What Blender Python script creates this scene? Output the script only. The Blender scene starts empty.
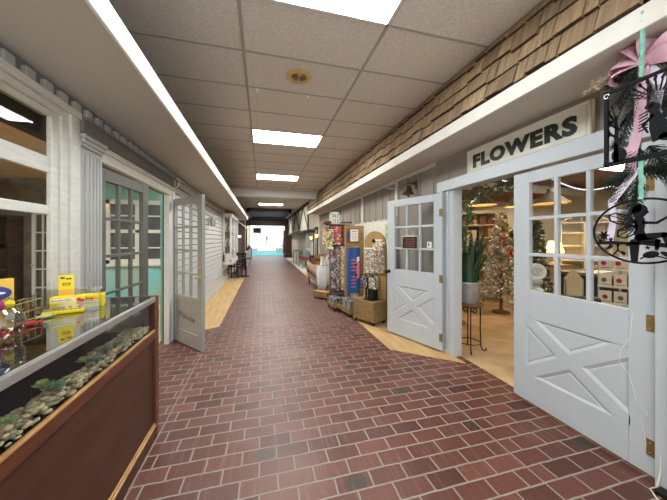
import bpy, bmesh, math, random
from mathutils import Matrix, Vector
random.seed(7)
S = bpy.context.scene
COL = S.collection
R = math.radians
PI = math.pi

# ------------------------------------------------------------------ materials
def nt_new(name):
    m = bpy.data.materials.new(name); m.use_nodes = True
    nt = m.node_tree; nt.nodes.clear()
    out = nt.nodes.new('ShaderNodeOutputMaterial')
    return m, nt, out

def srgb(r, g, b):
    f = lambda c: (c / 255 / 12.92) if c / 255 <= 0.04045 else ((c / 255 + 0.055) / 1.055) ** 2.4
    return (f(r), f(g), f(b), 1)

def mat(name, rgb, rough=0.55, metal=0.0, nscale=6.0, namt=0.12, bump=0.0, bscale=40.0, stretch=(1, 1, 1), rgb2=None, spec=0.5, island=0.0):
    m, nt, out = nt_new(name)
    N, Lk = nt.nodes, nt.links
    bs = N.new('ShaderNodeBsdfPrincipled'); Lk.new(bs.outputs[0], out.inputs[0])
    bs.inputs['Roughness'].default_value = rough; bs.inputs['Metallic'].default_value = metal
    bs.inputs['Specular IOR Level'].default_value = spec
    tc = N.new('ShaderNodeTexCoord'); mp = N.new('ShaderNodeMapping'); mp.inputs['Scale'].default_value = stretch
    Lk.new(tc.outputs['Object'], mp.inputs[0])
    nz = N.new('ShaderNodeTexNoise'); nz.inputs['Scale'].default_value = nscale; nz.inputs['Detail'].default_value = 5
    Lk.new(mp.outputs[0], nz.inputs[0])
    c1 = srgb(*rgb)
    c2 = srgb(*rgb2) if rgb2 else tuple(c * (1 - namt * 2) for c in c1[:3]) + (1,)
    cr = N.new('ShaderNodeValToRGB'); Lk.new(nz.outputs[0], cr.inputs[0])
    cr.color_ramp.elements[0].position = 0.3; cr.color_ramp.elements[1].position = 0.7
    cr.color_ramp.elements[0].color = c2; cr.color_ramp.elements[1].color = c1
    col = cr.outputs[0]
    if island:
        g = N.new('ShaderNodeNewGeometry'); mr = N.new('ShaderNodeMapRange')
        mr.inputs['To Min'].default_value = 1 - island; mr.inputs['To Max'].default_value = 1 + island * 0.6
        Lk.new(g.outputs['Random Per Island'], mr.inputs[0])
        mx = N.new('ShaderNodeMix'); mx.data_type = 'RGBA'; mx.blend_type = 'MULTIPLY'; mx.inputs[0].default_value = 1
        Lk.new(col, mx.inputs[6]); Lk.new(mr.outputs[0], mx.inputs[7]); col = mx.outputs[2]
    Lk.new(col, bs.inputs['Base Color'])
    if bump:
        n2 = N.new('ShaderNodeTexNoise'); n2.inputs['Scale'].default_value = bscale; n2.inputs['Detail'].default_value = 3
        Lk.new(mp.outputs[0], n2.inputs[0])
        b = N.new('ShaderNodeBump'); b.inputs['Strength'].default_value = bump; b.inputs['Distance'].default_value = 0.01
        Lk.new(n2.outputs[0], b.inputs['Height']); Lk.new(b.outputs[0], bs.inputs['Normal'])
    return m

def emis(name, rgb, strength, nscale=None):
    m, nt, out = nt_new(name)
    e = nt.nodes.new('ShaderNodeEmission'); e.inputs[0].default_value = srgb(*rgb); e.inputs[1].default_value = strength
    nt.links.new(e.outputs[0], out.inputs[0])
    return m

def glass(name, tint=(255, 255, 255), refl=1.0, rough=0.02, base=0.04):
    """thin clear sheet: see-through with a mirror sheen that grows at glancing angles"""
    m, nt, out = nt_new(name); N, Lk = nt.nodes, nt.links
    t = N.new('ShaderNodeBsdfTransparent'); t.inputs[0].default_value = srgb(*tint)
    g = N.new('ShaderNodeBsdfGlossy'); g.inputs['Roughness'].default_value = rough
    lw = N.new('ShaderNodeLayerWeight'); lw.inputs[0].default_value = .5
    p = math_node(nt, 'POWER', lw.outputs['Facing'], 4.0)
    f = math_node(nt, 'MULTIPLY_ADD', p, refl * .9, base)
    f = math_node(nt, 'MINIMUM', f, 0.95)
    mx = N.new('ShaderNodeMixShader'); Lk.new(f, mx.inputs[0]); Lk.new(t.outputs[0], mx.inputs[1]); Lk.new(g.outputs[0], mx.inputs[2])
    Lk.new(mx.outputs[0], out.inputs[0])
    return m

def patt(name, cols, scale=8.0, rough=0.7, kind='voronoi', stretch=(1, 1, 1)):
    """a printed multi-colour pattern (cloth, card, print)"""
    m, nt, out = nt_new(name); N, Lk = nt.nodes, nt.links
    bs = N.new('ShaderNodeBsdfPrincipled'); bs.inputs['Roughness'].default_value = rough; Lk.new(bs.outputs[0], out.inputs[0])
    tc = N.new('ShaderNodeTexCoord'); mp = N.new('ShaderNodeMapping'); mp.inputs['Scale'].default_value = stretch
    Lk.new(tc.outputs['Object'], mp.inputs[0])
    if kind == 'voronoi':
        v = N.new('ShaderNodeTexVoronoi'); v.inputs['Scale'].default_value = scale; Lk.new(mp.outputs[0], v.inputs[0])
        sp = N.new('ShaderNodeSeparateColor'); Lk.new(v.outputs['Color'], sp.inputs[0]); src = sp.outputs[0]
    else:
        v = N.new('ShaderNodeTexNoise'); v.inputs['Scale'].default_value = scale; v.inputs['Detail'].default_value = 2; Lk.new(mp.outputs[0], v.inputs[0])
        mr = N.new('ShaderNodeMapRange'); mr.inputs[1].default_value = .3; mr.inputs[2].default_value = .7; Lk.new(v.outputs[0], mr.inputs[0]); src = mr.outputs[0]
    cr = N.new('ShaderNodeValToRGB'); cr.color_ramp.interpolation = 'CONSTANT'
    n = len(cols)
    while len(cr.color_ramp.elements) < n: cr.color_ramp.elements.new(0.5)
    for i, c in enumerate(cols):
        cr.color_ramp.elements[i].position = i / n; cr.color_ramp.elements[i].color = srgb(*c)
    Lk.new(src, cr.inputs[0]); Lk.new(cr.outputs[0], bs.inputs['Base Color'])
    return m

def math_node(nt, op, a, b=None, c=None):
    n = nt.nodes.new('ShaderNodeMath'); n.operation = op
    for i, v in enumerate((a, b, c)):
        if v is None: continue
        if isinstance(v, (int, float)): n.inputs[i].default_value = v
        else: nt.links.new(v, n.inputs[i])
    return n.outputs[0]

def brick_floor_mat():
    m, nt, out = nt_new('brick_paver'); N, Lk = nt.nodes, nt.links
    M = lambda op, a, b=None, c=None: math_node(nt, op, a, b, c)
    bs = N.new('ShaderNodeBsdfPrincipled'); Lk.new(bs.outputs[0], out.inputs[0])
    tc = N.new('ShaderNodeTexCoord')
    nz = N.new('ShaderNodeTexNoise'); nz.inputs['Scale'].default_value = 9; nz.inputs['Detail'].default_value = 2
    Lk.new(tc.outputs['Object'], nz.inputs[0])
    sub = N.new('ShaderNodeVectorMath'); sub.operation = 'SUBTRACT'; Lk.new(nz.outputs['Color'], sub.inputs[0]); sub.inputs[1].default_value = (.5, .5, .5)
    scl = N.new('ShaderNodeVectorMath'); scl.operation = 'SCALE'; Lk.new(sub.outputs[0], scl.inputs[0]); scl.inputs['Scale'].default_value = 0.011
    add = N.new('ShaderNodeVectorMath'); Lk.new(tc.outputs['Object'], add.inputs[0]); Lk.new(scl.outputs[0], add.inputs[1])
    sx = N.new('ShaderNodeSeparateXYZ'); Lk.new(add.outputs[0], sx.inputs[0])
    x, y = sx.outputs[0], sx.outputs[1]
    W, H = 0.2227, 0.1187
    yy = M('DIVIDE', M('SUBTRACT', y, 1.505 - 200 * H), H)
    row = M('FLOOR', yy); fy = M('SUBTRACT', yy, row)
    par = M('MODULO', row, 2.0)
    off = M('MULTIPLY', M('SUBTRACT', 1.0, par), 0.5)
    xx = M('ADD', M('DIVIDE', M('SUBTRACT', x, 1.65 - 100 * W), W), off)
    colm = M('FLOOR', xx); fx = M('SUBTRACT', xx, colm)
    dx = M('MULTIPLY', M('MINIMUM', fx, M('SUBTRACT', 1.0, fx)), W)
    dy = M('MULTIPLY', M('MINIMUM', fy, M('SUBTRACT', 1.0, fy)), H)
    d = M('MINIMUM', dx, dy)
    jl = M('MINIMUM', M('ABSOLUTE', M('SUBTRACT', x, 1.65)), M('ABSOLUTE', M('ADD', x, 0.755)))
    d = M('MINIMUM', d, M('ADD', jl, 0.001))
    mr = N.new('ShaderNodeMapRange'); mr.interpolation_type = 'SMOOTHSTEP'
    mr.inputs[1].default_value = 0.0035; mr.inputs[2].default_value = 0.0070
    Lk.new(d, mr.inputs[0]); brick = mr.outputs[0]
    side = M('ADD', M('GREATER_THAN', x, 1.65), M('MULTIPLY', M('LESS_THAN', x, -0.755), 2.0))
    cv = N.new('ShaderNodeCombineXYZ'); Lk.new(colm, cv.inputs[0]); Lk.new(row, cv.inputs[1]); Lk.new(side, cv.inputs[2])
    wn = N.new('ShaderNodeTexWhiteNoise'); wn.noise_dimensions = '3D'; Lk.new(cv.outputs[0], wn.inputs[0])
    sc = N.new('ShaderNodeSeparateColor'); Lk.new(wn.outputs['Color'], sc.inputs[0])
    cr = N.new('ShaderNodeValToRGB'); e = cr.color_ramp.elements
    e[0].position = 0; e[0].color = srgb(76, 41, 34); e[1].position = 1; e[1].color = srgb(110, 66, 54)
    a = e.new(.3); a.color = srgb(91, 50, 42); a = e.new(.75); a.color = srgb(99, 57, 47)
    Lk.new(sc.outputs[0], cr.inputs[0])
    # fine grain inside each brick
    n2 = N.new('ShaderNodeTexNoise'); n2.inputs['Scale'].default_value = 60; n2.inputs['Detail'].default_value = 6; Lk.new(tc.outputs['Object'], n2.inputs[0])
    mr2 = N.new('ShaderNodeMapRange'); mr2.inputs[1].default_value = .3; mr2.inputs[2].default_value = .7; mr2.inputs[3].default_value = .82; mr2.inputs[4].default_value = 1.15
    Lk.new(n2.outputs[0], mr2.inputs[0])
    mul = N.new('ShaderNodeMix'); mul.data_type = 'RGBA'; mul.blend_type = 'MULTIPLY'; mul.inputs[0].default_value = 1
    Lk.new(cr.outputs[0], mul.inputs[6]); Lk.new(mr2.outputs[0], mul.inputs[7])
    # kiln-burnt dark ovals on a few bricks
    ox = M('DIVIDE', M('SUBTRACT', fx, M('MULTIPLY_ADD', sc.outputs[2], .4, .3)), 0.36)
    oy = M('DIVIDE', M('SUBTRACT', fy, 0.5), 0.50)
    rr = M('ADD', M('POWER', ox, 2.0), M('POWER', oy, 2.0))
    rr = M('ADD', rr, M('MULTIPLY_ADD', n2.outputs[0], .9, -.45))
    mr3 = N.new('ShaderNodeMapRange'); mr3.inputs[1].default_value = 1.1; mr3.inputs[2].default_value = .6; Lk.new(rr, mr3.inputs[0])
    spot = M('MULTIPLY', mr3.outputs[0], M('GREATER_THAN', sc.outputs[1], 0.955))
    spot = M('MULTIPLY', spot, .85)
    mx3 = N.new('ShaderNodeMix'); mx3.data_type = 'RGBA'; Lk.new(spot, mx3.inputs[0]); Lk.new(mul.outputs[2], mx3.inputs[6]); mx3.inputs[7].default_value = srgb(58, 54, 46)
    # worn pale film down the walked middle of the aisle
    n4 = N.new('ShaderNodeTexNoise'); n4.inputs['Scale'].default_value = 1.6; n4.inputs['Detail'].default_value = 6; Lk.new(tc.outputs['Object'], n4.inputs[0])
    wear = N.new('ShaderNodeMapRange'); wear.inputs[1].default_value = .42; wear.inputs[2].default_value = .68; wear.inputs[3].default_value = 0; wear.inputs[4].default_value = .30
    Lk.new(n4.outputs[0], wear.inputs[0])
    mid = N.new('ShaderNodeMapRange'); mid.inputs[1].default_value = 1.1; mid.inputs[2].default_value = .2; Lk.new(M('ABSOLUTE', M('SUBTRACT', x, .25)), mid.inputs[0])
    mx4 = N.new('ShaderNodeMix'); mx4.data_type = 'RGBA'; Lk.new(M('MULTIPLY', wear.outputs[0], mid.outputs[0]), mx4.inputs[0]); Lk.new(mx3.outputs[2], mx4.inputs[6]); mx4.inputs[7].default_value = srgb(150, 122, 112)
    ms = N.new('ShaderNodeMapping'); ms.inputs['Scale'].default_value = (34, 2.2, 1); Lk.new(tc.outputs['Object'], ms.inputs[0])
    n5 = N.new('ShaderNodeTexNoise'); n5.inputs['Scale'].default_value = 1.0; n5.inputs['Detail'].default_value = 3; Lk.new(ms.outputs[0], n5.inputs[0])
    sk = N.new('ShaderNodeMapRange'); sk.inputs[1].default_value = .56; sk.inputs[2].default_value = .74; sk.inputs[3].default_value = 0; sk.inputs[4].default_value = .28; Lk.new(n5.outputs[0], sk.inputs[0])
    mx5 = N.new('ShaderNodeMix'); mx5.data_type = 'RGBA'; Lk.new(sk.outputs[0], mx5.inputs[0]); Lk.new(mx4.outputs[2], mx5.inputs[6]); mx5.inputs[7].default_value = srgb(152, 116, 104); mx4 = mx5
    # mortar
    mm = N.new('ShaderNodeMix'); mm.data_type = 'RGBA'; Lk.new(brick, mm.inputs[0]); mm.inputs[6].default_value = srgb(146, 135, 120); Lk.new(mx4.outputs[2], mm.inputs[7])
    Lk.new(mm.outputs[2], bs.inputs['Base Color'])
    rg = N.new('ShaderNodeMapRange'); rg.inputs[3].default_value = .75; rg.inputs[4].default_value = .47; Lk.new(brick, rg.inputs[0])
    Lk.new(M('ADD', rg.outputs[0], M('MULTIPLY_ADD', n4.outputs[0], .12, -.06)), bs.inputs['Roughness'])
    bs.inputs['Specular IOR Level'].default_value = .42
    hgt = M('ADD', brick, M('MULTIPLY', n2.outputs[0], .12))
    b = N.new('ShaderNodeBump'); b.inputs['Strength'].default_value = .5; b.inputs['Distance'].default_value = .004; Lk.new(hgt, b.inputs['Height'])
    Lk.new(b.outputs[0], bs.inputs['Normal'])
    return m

def ceiling_mat():
    m, nt, out = nt_new('ceiling_tile'); N, Lk = nt.nodes, nt.links
    bs = N.new('ShaderNodeBsdfPrincipled'); bs.inputs['Roughness'].default_value = .9; Lk.new(bs.outputs[0], out.inputs[0])
    tc = N.new('ShaderNodeTexCoord')
    nz = N.new('ShaderNodeTexNoise'); nz.inputs['Scale'].default_value = 55; nz.inputs['Detail'].default_value = 8; nz.inputs['Roughness'].default_value = .8
    mp = N.new('ShaderNodeMapping'); mp.inputs['Scale'].default_value = (.5, 1, 1); mp.inputs['Rotation'].default_value = (0, 0, .5); Lk.new(tc.outputs['Object'], mp.inputs[0]); Lk.new(mp.outputs[0], nz.inputs[0])
    cr = N.new('ShaderNodeValToRGB'); cr.color_ramp.elements[0].position = .35; cr.color_ramp.elements[1].position = .62
    cr.color_ramp.elements[0].color = srgb(192, 184, 171); cr.color_ramp.elements[1].color = srgb(222, 215, 203)
    Lk.new(nz.outputs[0], cr.inputs[0]); Lk.new(cr.outputs[0], bs.inputs['Base Color'])
    b = N.new('ShaderNodeBump'); b.inputs['Strength'].default_value = .5; b.inputs['Distance'].default_value = .004; Lk.new(nz.outputs[0], b.inputs['Height']); Lk.new(b.outputs[0], bs.inputs['Normal'])
    return m

def plank_mat(name, rgb, rgb2, pitch=0.14, axis=1, rough=.5):
    """wood with plank joints; grain runs along axis (0 x, 1 y, 2 z)"""
    st = [14, 14, 14]; st[axis] = 1.2
    m = mat(name, rgb, rough, 0, 2.2, .2, .15, 12, tuple(st), rgb2)
    return m

M = {}
M['brick'] = brick_floor_mat()
M['tile'] = ceiling_mat()
M['tgrid'] = mat('ceiling_grid_metal', (166, 159, 148), .6, namt=.03)
M['plywood'] = mat('plywood_floor', (206, 172, 118), .5, 0, 2.0, .1, .1, 20, (5, .8, 1), (178, 140, 88))
M['osb'] = mat('worn_shop_floor', (204, 178, 138), .45, 0, 3.0, .1, .15, 25, (1, 1, 1), (164, 132, 94))
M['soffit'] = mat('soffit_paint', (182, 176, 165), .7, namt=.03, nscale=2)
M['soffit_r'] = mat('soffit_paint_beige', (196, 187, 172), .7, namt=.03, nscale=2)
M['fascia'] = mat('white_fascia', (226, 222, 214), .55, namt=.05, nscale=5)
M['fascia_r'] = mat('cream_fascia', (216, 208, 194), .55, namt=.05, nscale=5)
M['taupe'] = mat('taupe_board', (150, 140, 129), .75, namt=.06, nscale=4, bump=.1)
M['white'] = mat('white_paint', (214, 212, 206), .45, namt=.03, nscale=5)
M['doorwhite'] = mat('door_white_paint', (188, 191, 192), .38, namt=.03, nscale=4, bump=.05, bscale=60)
M['stucco'] = mat('rough_white_stucco', (205, 202, 194), .8, namt=.05, nscale=20, bump=.6, bscale=70)
M['frame'] = mat('distressed_cream_paint', (206, 202, 190), .55, namt=.07, nscale=7, stretch=(6, 1, 6))
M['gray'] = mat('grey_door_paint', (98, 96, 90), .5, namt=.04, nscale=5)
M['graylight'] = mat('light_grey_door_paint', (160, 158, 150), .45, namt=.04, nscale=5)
M['graytrim'] = mat('grey_trim_paint', (110, 109, 104), .6, namt=.04, nscale=6)
M['dentil'] = mat('pale_grey_dentil', (158, 157, 152), .6, namt=.04, nscale=6)
M['pilaster'] = mat('pale_grey_pilaster', (172, 170, 164), .55, namt=.05, nscale=4, stretch=(5, 5, 1))
M['siding'] = mat('grey_white_siding', (196, 196, 193), .6, namt=.03, nscale=3, stretch=(1, .4, 1))
M['teal'] = mat('mottled_teal_paint', (126, 190, 188), .7, 0, 1.6, .1, .1, 20, (1, 1, 1), (156, 200, 184))
M['teal2'] = mat('worn_teal_paint', (96, 196, 214), .7, 0, 2.2, .1, .1, 20, (1, 1, 1), (170, 180, 150))
M['darkwall'] = mat('dark_stone_wall', (124, 112, 100), .8, 0, 6, .25, .3, 12)
M['pinkceil'] = mat('warm_brown_ceiling', (196, 172, 154), .8, 0, 2, .1, 0, 1, (1, 4, 1), (178, 150, 132))
M['cherry'] = mat('dark_cherry_wood', (80, 44, 27), .45, 0, 2.0, .1, .08, 20, (3, 2, 8), (58, 30, 20))
M['cherry_l'] = mat('cherry_rail_wood', (98, 52, 30), .35, 0, 3.0, .1, 0, 1, (12, 1.5, 12), (76, 38, 24))
M['goldwood'] = mat('worn_golden_wood_edge', (190, 146, 88), .5, 0, 8, .15, 0, 1, (10, 1, 10), (150, 104, 58))
M['alu'] = mat('brushed_aluminium', (186, 184, 178), .35, .7, 6, .05)
M['black'] = mat('black_metal', (22, 21, 21), .45, .3, 8, .1)
M['blackcloth'] = mat('black_velvet', (25, 26, 34), .9, 0, 10, .15, .4, 60)
M['brass'] = mat('brass', (210, 180, 116), .45, .25, 8, .1)
M['oldbrass'] = mat('aged_brass', (160, 132, 84), .45, .5, 10, .2)
M['bronze'] = mat('antique_bronze', (110, 88, 60), .4, .9, 10, .2)
M['shingle'] = mat('cedar_shingle', (160, 132, 97), .8, 0, 1.6, .2, .35, 10, (3, 22, 2), (116, 92, 66), island=.34)
M['shbutt_shade'] = mat('cedar_end_shade', (84, 62, 42), .9, namt=.2, nscale=30)  # end grain darkened to paint the shadow line under each shingle course
M['cutout'] = mat('matt_black_cut_steel', (17, 16, 17), .75, 0, 8, .1, spec=.2)
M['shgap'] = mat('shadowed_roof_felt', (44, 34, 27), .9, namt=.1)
M['sign'] = mat('cream_sign_paint', (228, 222, 205), .55, namt=.05, nscale=5)
M['signedge'] = mat('tan_sign_moulding', (186, 166, 130), .55, namt=.1, nscale=8)
M['darkgreen'] = mat('dark_green_lettering', (30, 40, 30), .5, namt=.05)
M['led_orange'] = emis('orange_display_text', (255, 150, 100), .4)
M['light'] = emis('fluorescent_lens', (250, 252, 248), 24.0)
M['shoplight'] = emis('shop_fluorescent_lens', (255, 240, 216), 11.0)
M['leftshopfill'] = emis('left_shop_fill_lens', (250, 250, 244), 26.0)
M['coollight'] = emis('cool_fluorescent_lens', (236, 248, 255), 20.0)
M['warmbulb'] = emis('warm_bulb', (255, 206, 120), 30.0)
M['fairybulb'] = emis('string_light_bulb', (245, 240, 255), 2.5)
M['lampshade'] = emis('lit_lamp_shade', (255, 196, 96), 6)
M['glass'] = glass('window_glass', (250, 252, 252), .3, .02, .015)
M['caseglass'] = glass('display_case_glass', (232, 236, 236), .3, .01, .02)
M['topglass'] = glass('counter_top_glass', (222, 226, 224), .8, .03, .24)
M['acrylic'] = glass('clear_acrylic', (238, 240, 239), .7, .04, .10)
M['rope'] = mat('twine', (180, 150, 100), .8)
M['terracotta'] = mat('pot_soil', (60, 44, 32), .95, nscale=30)
M['galv'] = mat('whitewashed_galvanised_tin', (196, 198, 196), .45, .35, 20, .12, .2, 50)
M['leaf'] = mat('snake_plant_leaf', (52, 84, 48), .45, 0, 10, .2, 0, 1, (2, 2, 9), (24, 50, 32))
M['ivy'] = mat('ivy_leaf', (108, 132, 84), .55, 0, 20, .3, island=.4)
M['pine'] = mat('pine_needles', (34, 52, 36), .7, 0, 20, .3, island=.45)
M['succ1'] = mat('pale_green_succulent', (186, 206, 142), .5, 0, 20, .15)
M['succ2'] = mat('blue_green_succulent', (150, 182, 142), .5, 0, 20, .15)
M['succ3'] = mat('yellow_green_succulent', (206, 212, 140), .5, 0, 20, .15)
M['succ4'] = mat('grey_green_succulent', (166, 182, 160), .5, 0, 20, .15)
M['pebble'] = mat('river_pebble', (232, 206, 164), .5, 0, 25, .12, island=.5)
M['yellow'] = mat('yellow_carton', (244, 214, 30), .45, namt=.04)
M['yellow2'] = mat('golden_carton', (236, 186, 60), .45, namt=.06)
M['red'] = mat('red_print', (186, 34, 36), .45, namt=.1, nscale=30)
M['navy'] = mat('navy_print', (44, 48, 120), .5, namt=.05)
M['magenta'] = mat('magenta_print', (190, 50, 110), .5, namt=.05)
M['blackink'] = mat('black_ink', (25, 24, 26), .6, namt=.02)
M['paper'] = mat('white_paper', (234, 231, 222), .7, namt=.03)
M['pinkrib'] = mat('pale_pink_ribbon', (226, 176, 190), .45, 0, 14, .08, .1, 40)
M['whiterib'] = mat('sheer_white_lilac_ribbon', (226, 212, 226), .4, 0, 14, .06)
M['mint'] = mat('mint_green_ribbon', (128, 188, 164), .6, 0, 30, .16, .4, 60)
M['wheat'] = mat('dried_wheat', (214, 186, 148), .8, 0, 20, .15, island=.3)
M['pine_wood'] = mat('light_pine_wood', (160, 128, 82), .55, 0, 2.5, .1, .05, 20, (9, 9, 1.2), (160, 120, 68))
M['pine_wood_x'] = mat('birch_plywood', (152, 124, 80), .55, 0, 3, .1, 0, 20, (2, 2, 7), (126, 98, 60))
M['crate'] = mat('brown_crate_wood', (132, 92, 56), .65, 0, 3, .15, .1, 20, (3, 3, 10), (96, 62, 38))
M['darkwood'] = mat('dark_brown_wood', (56, 40, 32), .55, 0, 3, .15, .1, 20, (8, 8, 1.5), (38, 27, 22))
M['rubber'] = mat('black_rubber', (24, 24, 24), .7, namt=.05)
M['cream'] = mat('cream_fence_paint', (226, 222, 204), .65, namt=.06, nscale=5, stretch=(4, 4, 1))
M['clothwhite'] = mat('white_tablecloth', (228, 228, 230), .85, namt=.04, nscale=6)
M['blue'] = mat('blue_cotton', (48, 88, 150), .85, 0, 30, .08)
M['pink'] = mat('coral_pink_print', (226, 120, 130), .8, 0, 30, .05)
M['plaster'] = mat('cream_plaster', (212, 204, 186), .8, namt=.05, nscale=3)
M['timber'] = mat('dark_timber', (52, 46, 42), .7, 0, 3, .15, .1, 20)
M['tealpaint'] = mat('teal_grey_furniture_paint', (120, 146, 146), .6, namt=.06)
M['redcushion'] = mat('red_cushion', (150, 34, 44), .85, namt=.1)
M['silver'] = mat('silver_bauble', (214, 212, 206), .25, .8, 9, .1)
M['gold'] = mat('champagne_bauble', (206, 176, 120), .28, .8, 9, .1)
M['flock'] = mat('flocked_branches', (220, 216, 200), .75, 0, 25, .2, island=.6)
M['olive'] = mat('olive_branches', (122, 120, 84), .75, 0, 25, .2, island=.6)
M['beige'] = mat('beige_cabinet', (206, 190, 156), .65, namt=.06)
M['wallcream'] = mat('whitewashed_panelling', (222, 214, 196), .7, namt=.05, nscale=3, stretch=(4, 4, .6))
M['lampmetal'] = mat('aged_zinc_shade', (150, 144, 136), .5, .4, 6, .12)
M['lampin'] = mat('white_enamel_shade_lining', (244, 226, 190), .4, namt=.03)
M['ceilwood'] = mat('brown_board_ceiling', (132, 96, 66), .7, 0, 2.5, .15, .1, 12, (1.2, 10, 1), (98, 62, 38))
M['cyanmat'] = mat('turquoise_entrance_carpet', (70, 186, 206), .9, 0, 20, .1)
M['orangewall'] = mat('peach_wall', (226, 184, 140), .8, namt=.05)
M['brickwall'] = mat('dark_brown_brick', (84, 62, 50), .85, 0, 9, .2, .4, 14)
M['greyish'] = mat('charcoal_board', (62, 62, 62), .6, namt=.05)
M['wicker'] = mat('gold_wire', (150, 124, 80), .4, .6, 10, .1)
M['darkglass'] = mat('reflecting_dark_window_glass', (92, 94, 93), .35, 0, 3, .3)
M['warmglobe'] = emis('lit_globe_glass', (255, 236, 200), 9.0)
M['sconceglow'] = emis('lit_sconce_shade', (255, 206, 110), 5.0)
M['burgundy'] = mat('burgundy_cloth', (96, 30, 44), .85, namt=.08)
M['navy2'] = mat('dark_slate_blue', (48, 62, 84), .6, namt=.05)
M['landscape'] = patt('garden_print', [(120, 160, 120), (190, 200, 180), (90, 130, 96), (170, 190, 150)], 18)

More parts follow.
